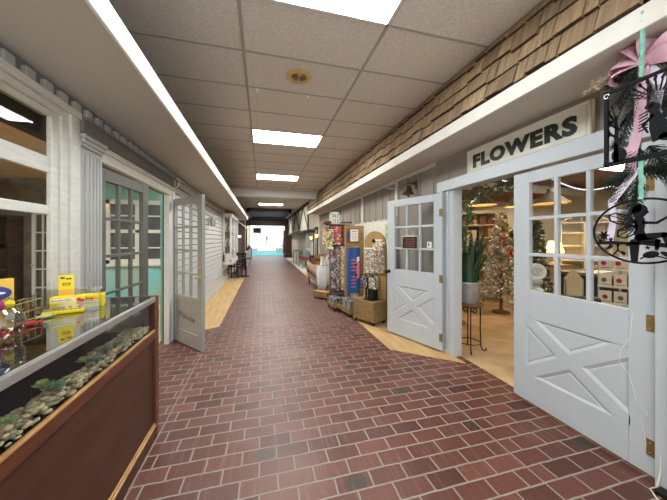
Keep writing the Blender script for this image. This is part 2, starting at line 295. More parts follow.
# ------------------------------------------------------------------ mesh building
class MB:
    def __init__(s):
        s.bm = bmesh.new(); s.mats = []; s.T = Matrix()
    def mi(s, m):
        if m not in s.mats: s.mats.append(m)
        return s.mats.index(m)
    def raw(s, vs, fs, m=None, M4=None):
        T = s.T @ M4 if M4 is not None else s.T
        bv = [s.bm.verts.new(T @ Vector(v)) for v in vs]
        k = s.mi(m) if m else 0
        for f in fs:
            try:
                fc = s.bm.faces.new([bv[i] for i in f]); fc.material_index = k
            except ValueError: pass
        return s
    def box(s, x0, x1, y0, y1, z0, z1, bev=0.0, m=None, M4=None):
        if x0 > x1: x0, x1 = x1, x0
        if y0 > y1: y0, y1 = y1, y0
        if z0 > z1: z0, z1 = z1, z0
        if bev <= 0:
            vs = [(x, y, z) for x in (x0, x1) for y in (y0, y1) for z in (z0, z1)]
            return s.raw(vs, [(0, 1, 3, 2), (4, 6, 7, 5), (0, 4, 5, 1), (2, 3, 7, 6), (0, 2, 6, 4), (1, 5, 7, 3)], m, M4)
        b = min(bev, (x1 - x0) * .45, (y1 - y0) * .45, (z1 - z0) * .45)
        t = bmesh.new(); bmesh.ops.create_cube(t, size=1)
        for v in t.verts: v.co = Vector(((x0 + x1) / 2 + v.co.x * (x1 - x0), (y0 + y1) / 2 + v.co.y * (y1 - y0), (z0 + z1) / 2 + v.co.z * (z1 - z0)))
        bmesh.ops.bevel(t, geom=t.edges[:], offset=b, segments=2, affect='EDGES', profile=.5)
        return s.take(t, m, M4)
    def take(s, t, m=None, M4=None):
        t.verts.index_update()
        vs = [v.co.copy() for v in t.verts]; fs = [[v.index for v in f.verts] for f in t.faces]
        t.free(); return s.raw(vs, fs, m, M4)
    def mesh(s, me, m=None, M4=None):
        return s.raw([v.co for v in me.vertices], [list(p.vertices) for p in me.polygons], m, M4)
    def lathe(s, prof, seg=24, cx=0, cy=0, m=None, M4=None, caps=True):
        vs = []; fs = []; n = len(prof)
        for i in range(seg):
            a = 2 * PI * i / seg
            for r, z in prof: vs.append((cx + r * math.cos(a), cy + r * math.sin(a), z))
        for i in range(seg):
            j = (i + 1) % seg
            for k in range(n - 1): fs.append((i * n + k, j * n + k, j * n + k + 1, i * n + k + 1))
        if caps:
            if prof[0][0] > 1e-6: fs.append([i * n for i in range(seg)][::-1])
            if prof[-1][0] > 1e-6: fs.append([i * n + n - 1 for i in range(seg)])
        return s.raw(vs, fs, m, M4)
    def tube(s, pts, r, seg=8, m=None, M4=None, closed=False):
        P = [Vector(p) for p in pts]; n = len(P); vs = []; fs = []
        rs = r if isinstance(r, (list, tuple)) else [r] * n
        prev = None
        for i in range(n):
            if closed: d = P[(i + 1) % n] - P[i - 1]
            else: d = (P[min(i + 1, n - 1)] - P[max(i - 1, 0)])
            d.normalize()
            if prev is None:
                up = Vector((0, 0, 1)) if abs(d.z) < .9 else Vector((1, 0, 0))
                u = d.cross(up).normalized()
            else:
                u = (prev - d * prev.dot(d))
                u = u.normalized() if u.length > 1e-6 else d.orthogonal().normalized()
            prev = u; w = d.cross(u)
            for k in range(seg):
                a = 2 * PI * k / seg
                vs.append(P[i] + (u * math.cos(a) + w * math.sin(a)) * rs[i])
        for i in range(n if closed else n - 1):
            j = (i + 1) % n
            for k in range(seg):
                l = (k + 1) % seg
                fs.append((i * seg + k, i * seg + l, j * seg + l, j * seg + k))
        if not closed:
            fs.append(list(range(seg))[::-1]); fs.append([(n - 1) * seg + k for k in range(seg)])
        return s.raw(vs, fs, m, M4)
    def prism(s, poly, z0, z1, m=None, M4=None):
        n = len(poly)
        vs = [(x, y, z0) for x, y in poly] + [(x, y, z1) for x, y in poly]
        fs = [list(range(n))[::-1], list(range(n, 2 * n))] + [(i, (i + 1) % n, n + (i + 1) % n, n + i) for i in range(n)]
        return s.raw(vs, fs, m, M4)
    def ball(s, c, r, seg=12, rings=8, m=None, sc=(1, 1, 1), M4=None):
        t = bmesh.new(); bmesh.ops.create_uvsphere(t, u_segments=seg, v_segments=rings, radius=1)
        rr = r if isinstance(r, (tuple, list)) else (r * sc[0], r * sc[1], r * sc[2])
        for v in t.verts: v.co = Vector((c[0] + v.co.x * rr[0], c[1] + v.co.y * rr[1], c[2] + v.co.z * rr[2]))
        return s.take(t, m, M4)
    def ribbon(s, pts, widths, axis, th=.003, m=None, M4=None):
        """a strip along pts, spread along axis vectors, with thickness"""
        P = [Vector(p) for p in pts]; n = len(P); vs = []; fs = []
        for i in range(n):
            ax = Vector(axis[i] if isinstance(axis, list) else axis).normalized()
            w = widths[i] if isinstance(widths, (list, tuple)) else widths
            d = (P[min(i + 1, n - 1)] - P[max(i - 1, 0)]).normalized()
            nn = d.cross(ax)
            nn = nn.normalized() * th / 2 if nn.length > 1e-6 else Vector((0, 0, th / 2))
            for sgn in (1, -1):
                vs.append(P[i] - ax * w / 2 + nn * sgn); vs.append(P[i] + ax * w / 2 + nn * sgn)
        for i in range(n - 1):
            a, b = i * 4, i * 4 + 4
            fs += [(a, a + 1, b + 1, b), (a + 2, b + 2, b + 3, a + 3), (a, b, b + 2, a + 2), (a + 1, a + 3, b + 3, b + 1)]
        fs += [(0, 2, 3, 1), (n * 4 - 4, n * 4 - 3, n * 4 - 1, n * 4 - 2)]
        return s.raw(vs, fs, m, M4)
    def build(s, name, material=None, parent=None, world=False, smooth=False, ang=35):
        me = bpy.data.meshes.new(name)
        bmesh.ops.recalc_face_normals(s.bm, faces=s.bm.faces[:])
        if world and parent is not None:
            s.bm.transform(wm(parent).inverted())
        s.bm.to_mesh(me); s.bm.free()
        if material is not None and not s.mats: me.materials.append(M[material])
        for k in s.mats: me.materials.append(M[k])
        if smooth:
            for p in me.polygons: p.use_smooth = True
            me.set_sharp_from_angle(angle=R(ang))
        o = bpy.data.objects.new(name, me); COL.objects.link(o)
        if parent is not None: o.parent = parent
        return o

def wm(o):
    m = o.matrix_basis.copy()
    while o.parent is not None:
        o = o.parent; m = o.matrix_basis @ m
    return m

def tag(o, label=None, cat=None, group=None, kind=None):
    if label: o['label'] = label
    if cat: o['category'] = cat
    if group: o['group'] = group
    if kind: o['kind'] = kind
    return o

def thing(name, label, cat, loc=(0, 0, 0), rz=0.0, group=None, M4=None, kind=None):
    o = bpy.data.objects.new(name, None); COL.objects.link(o); o.empty_display_size = .1
    if M4 is not None: o.matrix_basis = M4
    else:
        o.location = loc; o.rotation_euler = (0, 0, rz)
    return tag(o, label, cat, group, kind)

def struct(o, label=None, cat=None):
    return tag(o, label, cat, None, 'structure')

def copy_tree(o, parent=None, loc=None, rz=None, label=None, group=None):
    c = o.copy(); COL.objects.link(c)
    if parent is not None: c.parent = parent
    if loc is not None: c.location = loc
    if rz is not None: c.rotation_euler = (0, 0, rz)
    if label: c['label'] = label
    if group: c['group'] = group
    for ch in list(o.children): copy_tree(ch, c)
    return c

def facing(origin, xa, ya):
    """matrix with local x along xa, local y along ya"""
    xa = Vector(xa).normalized(); ya = Vector(ya).normalized(); za = xa.cross(ya)
    m = Matrix((xa, ya, za)).transposed().to_4x4(); m.translation = Vector(origin)
    return m

def text_me(body, size, extrude=.002, offset=0.0, shear=0.0, spacing=1.0, align='CENTER'):
    cu = bpy.data.curves.new('lettering', 'FONT'); cu.body = body; cu.size = size; cu.extrude = extrude; cu.offset = offset; cu.shear = shear
    cu.align_x = align; cu.align_y = 'CENTER'; cu.space_character = spacing; cu.resolution_u = 3
    o = bpy.data.objects.new('lettering', cu)
    me = bpy.data.meshes.new_from_object(o)
    bpy.data.objects.remove(o); bpy.data.curves.remove(cu)
    return me

def leaf_blob(mb, c, n, size, spread, m, rnd=random, norm=None):
    """cluster of n small folded leaves scattered in an ellipsoid"""
    for _ in range(n):
        while True:
            p = Vector((rnd.uniform(-1, 1), rnd.uniform(-1, 1), rnd.uniform(-1, 1)))
            if p.length <= 1: break
        p = Vector((c[0] + p.x * spread[0], c[1] + p.y * spread[1], c[2] + p.z * spread[2]))
        leaf(mb, p, size * rnd.uniform(.7, 1.3), m, rnd)

def leaf(mb, p, L, m, rnd=random):
    a, b, g = rnd.uniform(0, 2 * PI), rnd.uniform(-1, 1), rnd.uniform(0, PI)
    rot = Matrix.Rotation(a, 4, 'Z') @ Matrix.Rotation(b, 4, 'Y') @ Matrix.Rotation(g, 4, 'X')
    rot.translation = p
    w = L * .36
    mb.raw([(0, 0, 0), (L * .5, w, L * .07), (L, 0, -L * .06), (L * .5, -w, L * .07), (L * .5, 0, -L * .05)],
           [(0, 4, 1), (4, 2, 1), (0, 3, 4), (4, 3, 2)], m, rot)

# ================================================================== SETTING
def S1(name, material, fn, smooth=False):
    mb = MB(); fn(mb); return struct(mb.build(name, material, None, smooth=smooth))

CY0, CY1 = -1.1, 23.0  # shell ends just behind the camera, opened so world light fills the ceiling
S1('floor', 'brick', lambda b: b.box(-1.42, 2.42, CY0, 32.2, -.1, 0))
# plywood walk strips in front of the side shops
def ply(b):
    b.prism([(1.65, 3.32), (2.33, 2.72), (2.33, 12.0), (1.70, 12.0)], -.01, .006)
S1('floor_right_strip', 'plywood', ply)
def plyL(b): b.prism([(-.90, 4.80), (-.705, 4.92), (-.66, 10.9), (-1.26, 10.9), (-1.26, 4.62)], -.01, .006)
S1('floor_left_strip', 'plywood', plyL)
S1('floor_far_strip', 'plaster', lambda b: b.prism([(1.72, 12.0), (2.42, 12.0), (2.42, 22.0), (1.78, 22.0)], -.01, .004))
S1('floor_flower_shop', 'osb', lambda b: b.box(2.42, 7.6, -.8, 8.6, -.1, .004))
S1('floor_left_shop', 'plywood', lambda b: b.box(-5.3, -1.42, -1.0, 6.5, -.1, .004))
S1('floor_far_entrance', 'cyanmat', lambda b: b.box(-1.4, 2.3, 26.0, 32.2, -.02, .006))

# ceiling with T-grid
CZ = 3.2
S1('ceiling', 'tile', lambda b: b.box(-2.0, 2.42, CY0, CY1 + .2, CZ, CZ + .08))
def grid(b):
    for k in range(-1, 3):
        x = -.167 + 1.147 * k
        b.box(x - .013, x + .013, CY0, CY1, CZ - .006, CZ + .01)
    k = -8
    while 2.013 + .6 * k < CY1:
        y = 2.013 + .6 * k
        if y > CY0: b.box(-1.98, 2.4, y - .012, y + .012, CZ - .005, CZ + .01)
        k += 1
S1('ceiling_grid', 'tgrid', grid)
S1('ceiling_beam', 'white', lambda b: b.box(-1.9, 2.3, 9.72, 9.95, 2.95, CZ, .01))
S1('ceiling_dark_coffer', 'darkwood', lambda b: (b.box(-.85, 1.6, 15.6, 15.75, 3.0, CZ), b.box(-.85, 1.6, 20.0, 20.15, 3.0, CZ), b.box(-.85, -.7, 15.6, 20.1, 3.0, CZ), b.box(1.45, 1.6, 15.6, 20.1, 3.0, CZ), b.box(-.8, 1.55, 15.7, 20.1, 3.08, 3.14)))

# ---- left: soffit, fascia, entablature
def soffL(b):
    b.raw([(-1.42, CY0, 2.44), (-.72, CY0, 2.478), (-.72, 14.4, 2.478), (-1.42, 14.4, 2.44),
           (-1.42, CY0, 2.50), (-.72, CY0, 2.53), (-.72, 14.4, 2.53), (-1.42, 14.4, 2.50)],
          [(0, 3, 2, 1), (4, 5, 6, 7), (0, 1, 5, 4), (2, 3, 7, 6), (1, 2, 6, 5), (0, 4, 7, 3)])
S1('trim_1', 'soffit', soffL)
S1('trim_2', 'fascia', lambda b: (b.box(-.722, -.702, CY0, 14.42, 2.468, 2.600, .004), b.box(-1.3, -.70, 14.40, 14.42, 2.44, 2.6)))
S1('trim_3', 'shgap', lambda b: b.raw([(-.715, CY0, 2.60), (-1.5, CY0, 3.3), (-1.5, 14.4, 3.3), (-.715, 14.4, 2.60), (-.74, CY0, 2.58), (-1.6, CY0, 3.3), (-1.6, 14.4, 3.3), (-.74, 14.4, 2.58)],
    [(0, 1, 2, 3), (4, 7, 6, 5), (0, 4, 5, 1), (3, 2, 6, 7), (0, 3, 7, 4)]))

# left wall of the shop front (opening for window and double door)
def wallL(b):
    b.box(-1.36, -1.30, -1.0, 2.10, 0, .92)
    b.box(-1.325, -1.30, -1.0, 2.09, 2.24, 2.47)
    b.box(-1.325, -1.30, 2.13, 2.60, 0, 2.47)
    b.box(-1.36, -1.30, 2.60, 4.28, 2.10, 2.47)
    b.box(-1.335, -1.30, 4.28, 4.50, 0, 2.47)
    b.box(-1.36, -1.30, CY0, -1.0, 0, 2.47)
S1('wall_left', 'graytrim', wallL)
S1('wall_left_shade_backing', 'shgap', lambda b: b.box(-1.42, -1.275, 4.50, 14.2, 0, 2.47))  # backing coloured dark to paint the shade lines between siding boards
def wallS(b):
    z = .02
    while z < 2.40:
        z2 = min(z + .1122, 2.43); z1 = z + .016
        b.raw([(-1.272, 4.50, z1), (-1.250, 4.50, z1), (-1.260, 4.50, z2), (-1.272, 4.50, z2), (-1.272, 14.2, z1), (-1.250, 14.2, z1), (-1.260, 14.2, z2), (-1.272, 14.2, z2)],
              [(0, 1, 5, 4), (1, 2, 6, 5), (2, 3, 7, 6), (0, 3, 2, 1), (4, 5, 6, 7), (0, 4, 7, 3)])
        z += .112
S1('wall_left_siding', 'siding', wallS)
S1('baseboard_left', 'siding', lambda b: b.box(-1.255, -1.235, 4.6, 14.2, 0, .10, .004))
S1('wall_left_upper', 'shgap', lambda b: b.box(-2.0, -1.9, CY0, CY1, 2.4, CZ))
# entablature: frieze with dentils, architrave, cornice
def friez(b):
    b.box(-1.302, -1.262, -1.0, 4.50, 2.335, 2.452)
S1('trim_4', 'graytrim', friez)
def dent(b):
    y = -.4
    while y < 4.5:
        b.box(-1.266, -1.236, y, y + .066, 2.352, 2.415, .004); y += .132
S1('trim_5', 'dentil', dent)
def archi(b):
    b.box(-1.302, -1.235, 2.33, 4.52, 2.235, 2.338, .006)
    b.box(-1.302, -1.215, 2.33, 4.54, 2.325, 2.345, .004)
    b.box(-1.302, -1.228, 2.34, 4.52, 2.228, 2.243, .004)
S1('trim_6', 'graytrim', archi)
def header(b):   # cream moulding above the double door
    b.box(-1.302, -1.262, 2.60, 4.48, 2.095, 2.232, .004); b.box(-1.302, -1.248, 2.60, 4.48, 2.18, 2.23, .006); b.box(-1.302, -1.255, 2.60, 4.48, 2.10, 2.13, .006)
S1('trim_7', 'frame', header)
def pil(b):
    b.box(-1.302, -1.262, 2.335, 2.60, 0, 2.17)
    for k in range(5):
        y = 2.392 + .042 * k
        b.box(-1.27, -1.245, y, y + .026, .12, 2.10, .006)
    b.box(-1.302, -1.235, 2.33, 2.61, 2.165, 2.20, .006); b.box(-1.302, -1.222, 2.318, 2.622, 2.195, 2.228, .008); b.box(-1.302, -1.245, 2.335, 2.605, 2.14, 2.168, .01)
    b.box(-1.302, -1.235, 2.33, 2.61, 0, .12, .006)
S1('trim_8', 'pilaster', pil)
def jambL(b):
    b.box(-1.335, -1.268, 4.275, 4.405, 0, 2.10, .004); b.box(-1.302, -1.255, 4.40, 4.50, 0, 2.232, .004)
    b.box(-1.34, -1.28, 2.585, 2.602, 0, 2.10)
S1('trim_9', 'white', jambL)

# window 1 : distressed cream frame, bars, pane
w1 = MB()
for (y0, y1, x) in ((2.085, 2.150, -1.272), (2.15, 2.215, -1.258), (2.215, 2.285, -1.242), (2.285, 2.335, -1.255)):
    w1.box(-1.302, x, y0, y1, .92, 2.24 + (y0 - 2.085) * .6, .006)
for (z0, z1, x) in ((2.238, 2.272, -1.272), (2.272, 2.315, -1.258), (2.315, 2.362, -1.235)):
    w1.box(-1.302, x, -.6, 2.10 + (z0 - 2.238) * 2.2 + .05, z0, z1, .006)
w1.box(-1.34, -1.24, -.6, 2.335, .90, .955, .006)
win1 = struct(w1.build('window_1', 'frame'), 'large shop window in a distressed cream moulded frame above the glass counter', 'window')
b = MB(); b.box(-1.312, -1.285, -.6, 2.095, 1.885, 1.985, .005); b.box(-1.312, -1.285, -.6, 2.095, 1.625, 1.682, .005); b.build('window_bar', 'frame', win1)
b = MB(); b.box(-1.300, -1.295, -.6, 2.095, .95, 2.245); b.build('pane', 'glass', win1)

# room behind the left shop front
S1('wall_left_shop_back', 'teal', lambda b: b.box(-3.30, -1.42, 6.4, 6.5, 0, 2.75))
S1('wall_left_shop_partition', 'teal2', lambda b: b.box(-3.30, -1.425, 6.394, 6.402, .10, 1.22))
S1('baseboard_left_shop', 'white', lambda b: b.box(-3.3, -1.42, 6.37, 6.40, 0, .12, .004))
S1('wall_left_shop_dark', 'darkwall', lambda b: (b.box(-5.3, -3.3, 6.4, 6.5, 0, 2.75), b.box(-5.4, -5.3, -1, 6.5, 0, 2.75)))
S1('wall_left_shop_side', 'teal', lambda b: b.box(-1.45, -1.42, 4.5, 6.4, 0, 2.75))
S1('wall_left_shop_front', 'darkwall', lambda b: b.box(-5.4, -1.42, -1.1, -1.0, 0, 2.75))
def pceil(b):
    b.box(-5.4, -1.42, -1.0, 6.5, 2.62, 2.72)
S1('ceiling_left_shop', 'pinkceil', pceil)
# white window in the teal wall
w2 = MB(); X0, X1, Z0, Z1 = -3.02, -1.90, .98, 2.27
for a, bb, c, d in ((X0, X1, Z0, Z0 + .09), (X0, X1, Z1 - .09, Z1), (X0, X0 + .09, Z0, Z1), (X1 - .09, X1, Z0, Z1)):
    w2.box(a, bb, 6.34, 6.405, c, d, .006)
w2.box(X0 - .05, X1 + .05, 6.32, 6.405, Z0 - .05, Z0 + .01, .006)
win2 = struct(w2.build('window_2', 'white'), 'white sash window set in the teal wall behind the grey doors', 'window')
b = MB(); b.box(X0 + .05, X1 - .05, 6.385, 6.392, Z0 + .05, Z1 - .05); b.build('pane', 'darkglass', win2)
b = MB()
b.box(X0, X1, 6.345, 6.39, 1.60, 1.67, .005)
b.box(-2.50, -2.42, 6.345, 6.39, Z0 + .05, Z1 - .05)
for z in (1.30, 1.95): b.box(X0 + .05, X1 - .05, 6.355, 6.39, z - .014, z + .014)
b.build('muntin', 'white', win2)

# white french door ajar in the dark back room
d5 = thing('door_5', 'narrow white french door in the dark room seen through the large shop window', 'door', (-4.16, 6.36, .01), 0, kind='structure')
b = MB()
b.box(0, .05, -.04, 0, 0, 2.03); b.box(.27, .32, -.04, 0, 0, 2.03); b.box(0, .32, -.04, 0, 0, .2); b.box(0, .32, -.04, 0, 1.93, 2.03); b.box(.15, .17, -.035, -.005, .2, 1.95)
for k in range(1, 5): b.box(.05, .27, -.035, -.005, .2 + k * .345, .225 + k * .345)
b.build('door_frame', 'white', d5)
b = MB(); b.box(.04, .28, -.024, -.018, .19, 1.94); b.build('pane', 'glass', d5)
b = MB(); b.ball((.025, -.07, .98), .022); b.tube([(.025, -.07, .98), (.025, -.03, .98)], .009); b.build('door_handle', 'brass', d5)

# ---- glazed double doors of the left shop
def french(name, label, mat_, loc, rz, W, knob, wel):
    d = thing(name, label, 'door', loc, rz, kind='structure')
    Hd = 2.045; st = .085; zt = 1.945; zb = .672
    b = MB(); T = .042
    b.box(0, st, -T / 2, T / 2, 0, Hd, .003); b.box(W - st - .03, W, -T / 2, T / 2, 0, Hd, .003)
    b.box(st, W - st - .03, -T / 2, T / 2, zt, Hd, .003); b.box(st, W - st - .03, -T / 2, T / 2, .578, zb, .003); b.box(st, W - st - .03, -T / 2, T / 2, 0, .185, .003)
    b.build('door_frame', mat_, d)
    b = MB()
    x0, x1 = st, W - st - .03
    for k in (1, 2): x = x0 + (x1 - x0) * k / 3; b.box(x - .013, x + .013, -.016, .016, zb, zt, .003)
    for k in (1, 2, 3): z = zb + (zt - zb) * k / 4; b.box(x0, x1, -.0155, .0155, z - .013, z + .013, .003)
    b.build('muntin', mat_, d)
    b = MB(); b.box(x0 - .005, x1 + .005, -.004, .004, zb - .005, zt + .005); b.build('pane', 'glass', d)
    b = MB(); b.box(x0 - .005, x1 + .005, -.010, .010, .18, .585); pn = b.build('door_panel', mat_, d)
    if wel:
        b = MB(); me = text_me('Welcome', .125, .001, 0.0, .35, .92)
        Mx = facing(((x0 + x1) / 2, -.0115, .385), (1, 0, 0), (0, 0, 1)) @ Matrix.Rotation(R(-4), 4, 'Z')
        b.mesh(me, 'gray', Mx)
        for sx in (-1, 1):
            pts = [(sx * (.18 + .05 * math.cos(t * .9) * (1 - t * .1)), .0 + sx * -.02 + .035 * math.sin(t * .9) * (1 - t * .08)) for t in range(9)]
            b.tube([Mx @ Vector((p[0], p[1], 0)) for p in pts], .0026, 5, 'gray')
        b.build('lettering', None, pn)
    for z in (.25, 1.02, 1.80):
        b = MB(); b.tube([(-.004, -.026, z - .045), (-.004, -.026, z + .045)], .008, 8, 'oldbrass'); b.box(-.004, .03, -.024, -.020, z - .04, z + .04, 0, 'oldbrass'); b.build('hinge', None, d)
    if knob:
        kx = W - .055
        b = MB()
        for sy in (-1, 1):
            b.lathe([(.026, 0), (.026, .008), (.010, .012), (.010, .03)], 14, 0, 0, None, facing((kx, sy * .021, .955), (1, 0, 0), (0, 0, 1 * -sy)) )
            b.ball((kx - .02, sy * .055, .955), (.032, .022, .014))
        b.build('door_handle', 'brass', d, smooth=True)
        b = MB()
        for sy in (-1, 1): b.lathe([(.024, 0), (.024, .010), (.012, .014), (.012, .02), (0, .02)], 14, 0, 0, None, facing((kx, sy * .021, 1.085), (1, 0, 0), (0, 0, 1 * -sy)))
        b.build('deadbolt', 'brass', d, smooth=True)
    return d
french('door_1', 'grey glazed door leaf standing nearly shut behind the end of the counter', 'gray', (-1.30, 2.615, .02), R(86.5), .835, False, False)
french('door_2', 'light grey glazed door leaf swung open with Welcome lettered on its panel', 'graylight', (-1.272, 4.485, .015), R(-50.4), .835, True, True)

# ---- right: soffit, fascia, shingled mansard
def soffR(b):
    b.box(1.853, 2.42, CY0, 11.33, 2.535, 2.60)
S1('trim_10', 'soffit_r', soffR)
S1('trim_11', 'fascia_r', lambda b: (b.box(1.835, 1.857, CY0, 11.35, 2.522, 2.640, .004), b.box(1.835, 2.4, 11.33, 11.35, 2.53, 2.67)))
def roofR(b):
    # substrate
    b.raw([(1.87, CY0, 2.64), (1.965, CY0, 3.2), (1.965, 11.33, 3.2), (1.87, 11.33, 2.64), (2.3, CY0, 2.64), (2.3, CY0, 3.2), (2.3, 11.33, 3.2), (2.3, 11.33, 2.64)],
          [(0, 1, 2, 3), (4, 7, 6, 5), (0, 3, 7, 4), (1, 5, 6, 2), (0, 4, 5, 1), (3, 2, 6, 7)], 'shgap')
    rnd = random.Random(3)
    nx, nz = .095, .56; L = math.hypot(nx, nz); ux, uz = nx / L, nz / L
    for c in range(4):
        t0 = .012 + c * .150
        y = CY0 + rnd.uniform(0, .1)
        while y < 11.3:
            w = rnd.choice((.09, .12, .15, .18, .21)) * rnd.uniform(.85, 1.15); y1 = min(y + w, 11.33)
            dz = rnd.uniform(-.012, .012) + (-.022 if rnd.random() < .15 else 0)
            ta = max(t0 + dz, -.002); tb = min(t0 + .30, L)
            o0 = .044 + rnd.uniform(0, .016); o1 = .004 + c * .001
            g = .0045
            pa = (1.87 + ux * ta - uz * o0, 2.64 + uz * ta + ux * o0); pb = (1.87 + ux * tb - uz * o1, 2.64 + uz * tb + ux * o1)
            qa = (pa[0] + uz * .034, pa[1] - ux * .034); qb = (pb[0] + uz * .004, pb[1])
            vs = [(pa[0], y + g, pa[1]), (pa[0], y1 - g, pa[1]), (pb[0], y1 - g, pb[1]), (pb[0], y + g, pb[1]), (qa[0], y + g, qa[1]), (qa[0], y1 - g, qa[1]), (qb[0], y1 - g, qb[1]), (qb[0], y + g, qb[1])]
            b.raw(vs, [(0, 1, 2, 3), (4, 7, 6, 5), (0, 3, 7, 4), (1, 5, 6, 2)], 'shingle'); b.raw([vs[0], vs[4], vs[5], vs[1]], [(0, 1, 2, 3)], 'shbutt_shade')
            y = y1
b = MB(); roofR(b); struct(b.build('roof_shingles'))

# right wall with the shop opening (Y 1.08..3.02)
def wallR(b):
    b.box(2.33, 2.42, 3.09, 11.35, 0, 2.56)
    b.box(2.33, 2.42, .95, 3.09, 2.20, 2.56)
    b.box(2.33, 2.42, CY0, .95, 0, 2.56)
    for y in [3.36 + .335 * k for k in range(24)]:
        b.box(2.312, 2.335, y - .022, y + .022, .0, 2.535, .003)
    for y in (1.03, 1.365, 1.70, 2.04, 2.38, 2.71, 3.05): b.box(2.312, 2.335, y - .022, y + .022, 2.2, 2.535, .003)
S1('wall_right', 'taupe', wallR)
S1('trim_12', 'fascia_r', lambda b: (b.box(2.30, 2.335, 3.3, 11.3, 2.485, 2.54, .004), b.box(2.295, 2.335, 6.06, 6.16, 0, 2.50, .004), b.box(2.295, 2.335, 4.36, 4.44, 1.9, 2.50, .004)))
# casing round the flower shop opening
def caseR(b):
    b.box(2.285, 2.44, 2.985, 3.03, 0, 2.10, .004); b.box(2.30, 2.44, 3.03, 3.075, 0, 2.10, .004); b.box(2.27, 2.44, 3.075, 3.165, 0, 2.10, .005)
    b.box(2.30, 2.43, 2.905, 2.985, 0, 2.10, .004)
    b.box(2.265, 2.44, .92, 3.185, 2.095, 2.225, .005)
    b.box(2.265, 2.44, 1.02, 1.088, 0, 2.10, .005)
S1('trim_13', 'doorwhite', caseR)
S1('wall_right_near_post', 'stucco', lambda b: b.box(2.245, 2.46, .55, 1.015, 0, 2.095, .006))

# ---- dutch doors
def dutch(name, label, loc, rz, W, flip):
    """local x from the hinge stile, local -y is the aisle face"""
    d = thing(name, label, 'door', loc, rz, kind='structure')
    T = .044; Hd = 2.045; sh = .125; sl = .150; gx0, gx1 = sh, W - sl; gz0, gz1 = .992, 1.945
    px0, px1, pz0, pz1 = sh - .01, W - sl + .035, .245, .742
    b = MB()
    b.box(0, gx0, -T / 2, T / 2, 0, Hd, .003); b.box(gx1, W, -T / 2, T / 2, pz1, Hd, .003)
    b.box(gx0, gx1, -T / 2, T / 2, gz1, Hd, .003); b.box(gx0, gx1, -T / 2, T / 2, pz1, gz0, .003)
    b.box(px1, W, -T / 2, T / 2, 0, pz1 + .002, .003); b.box(gx0, px1, -T / 2, T / 2, 0, pz0, .003)
    b.build('door_frame', 'doorwhite', d)
    b = MB()
    for k in (1, 2): x = gx0 + (gx1 - gx0) * k / 3; b.box(x - .0145, x + .0145, -.019, .019, gz0, gz1, .004)
    for k in (1, 2): z = gz0 + (gz1 - gz0) * k / 3; b.box(gx0, gx1, -.0185, .0185, z - .0145, z + .0145, .004)
    b.build('muntin', 'doorwhite', d)
    b = MB(); b.box(gx0 - .006, gx1 + .006, -.003, .003, gz0 - .006, gz1 + .006); b.build('pane', 'glass', d)
    # crossed-plank panel: thin back, four bevelled triangles, X boards
    b = MB()
    b.box(px0 - .004, px1 + .004, -.006, .006, pz0 - .004, pz1 + .004)
    cx, cz = (px0 + px1) / 2, (pz0 + pz1) / 2
    hw = .046
    Lx, Lz = px1 - px0, pz1 - pz0; Ld = math.hypot(Lx, Lz); off = hw / (Lz / Ld); offz = hw / (Lx / Ld)
    for sy in (-1, 1):
        y0, y1 = sy * .005, sy * T / 2
        # diagonal boards clipped to the panel rectangle
        for dirn in (1, -1):
            X = lambda x: x if dirn == 1 else px0 + px1 - x
            poly = [(px0, pz0), (px0 + off, pz0), (px1, pz1 - offz), (px1, pz1), (px1 - off, pz1), (px0, pz0 + offz)]
            poly = [(X(x), z) for x, z in poly]
            vs = [(x, y0, z) for x, z in poly] + [(x, y1 - (0 if dirn == 1 else sy * .0006), z) for x, z in poly]
            n = 6
            b.raw(vs, [list(range(n)), list(range(n, 2 * n))] + [(i, (i + 1) % n, n + (i + 1) % n, n + i) for i in range(n)])
        # raised triangular fields
        tri = [[(px0 + off, pz0), (px1 - off, pz0), (cx, cz - offz)], [(px0 + off, pz1), (px1 - off, pz1), (cx, cz + offz)],
               [(px0, pz0 + offz), (px0, pz1 - offz), (cx - off, cz)], [(px1, pz0 + offz), (px1, pz1 - offz), (cx + off, cz)]]
        for t in tri:
            gx = sum(p[0] for p in t) / 3; gz = sum(p[1] for p in t) / 3
            rings = [(1.0, T / 2 - .001), (.80, .009), (.76, .009), (.70, .0135)]
            vs = [(gx + (x - gx) * k_, sy * d_, gz + (z - gz) * k_) for k_, d_ in rings for x, z in t]
            fs = [(9, 10, 11)] + [(q * 3 + i, q * 3 + (i + 1) % 3, q * 3 + 3 + (i + 1) % 3, q * 3 + 3 + i) for q in range(3) for i in range(3)]
            b.raw(vs, fs)
    b.build('crossbuck_panel', 'doorwhite', d)
    for z in (.17, .93, 1.79):
        b = MB(); b.tube([(-.006, .028, z - .05), (-.006, .028, z + .05)], .0085, 8, 'oldbrass')
        b.box(-.004, .038, .0215, .026, z - .05, z + .05, 0, 'oldbrass')
        for q in (-.03, .03): b.ball((.02, .0265, z + q), .004, 6, 4, 'brass')
        b.build('hinge', None, d)
    return d
dA = dutch('door_3', 'closed white dutch door with crossed planks under the FLOWERS sign', (2.315, 1.098, .028), R(90), .955, False)
dB = dutch('door_4', 'white dutch door swung open against the wall with a small lit sign in its glass', (2.262, 3.052, .028), R(90 + 19.8), .965, False)
b = MB(); Mk = Matrix.Translation((.925, 0, .945))
for sy in (-1, 1):
    b.lathe([(.028, 0), (.028, .006), (.011, .010), (.011, .030), (.024, .038), (.030, .052), (.024, .066), (0, .070)], 16, 0, 0, None, Mk @ facing((0, sy * .022, 0), (1, 0, 0), (0, 0, -sy)))
b.build('door_knob', 'black', dB, smooth=True)
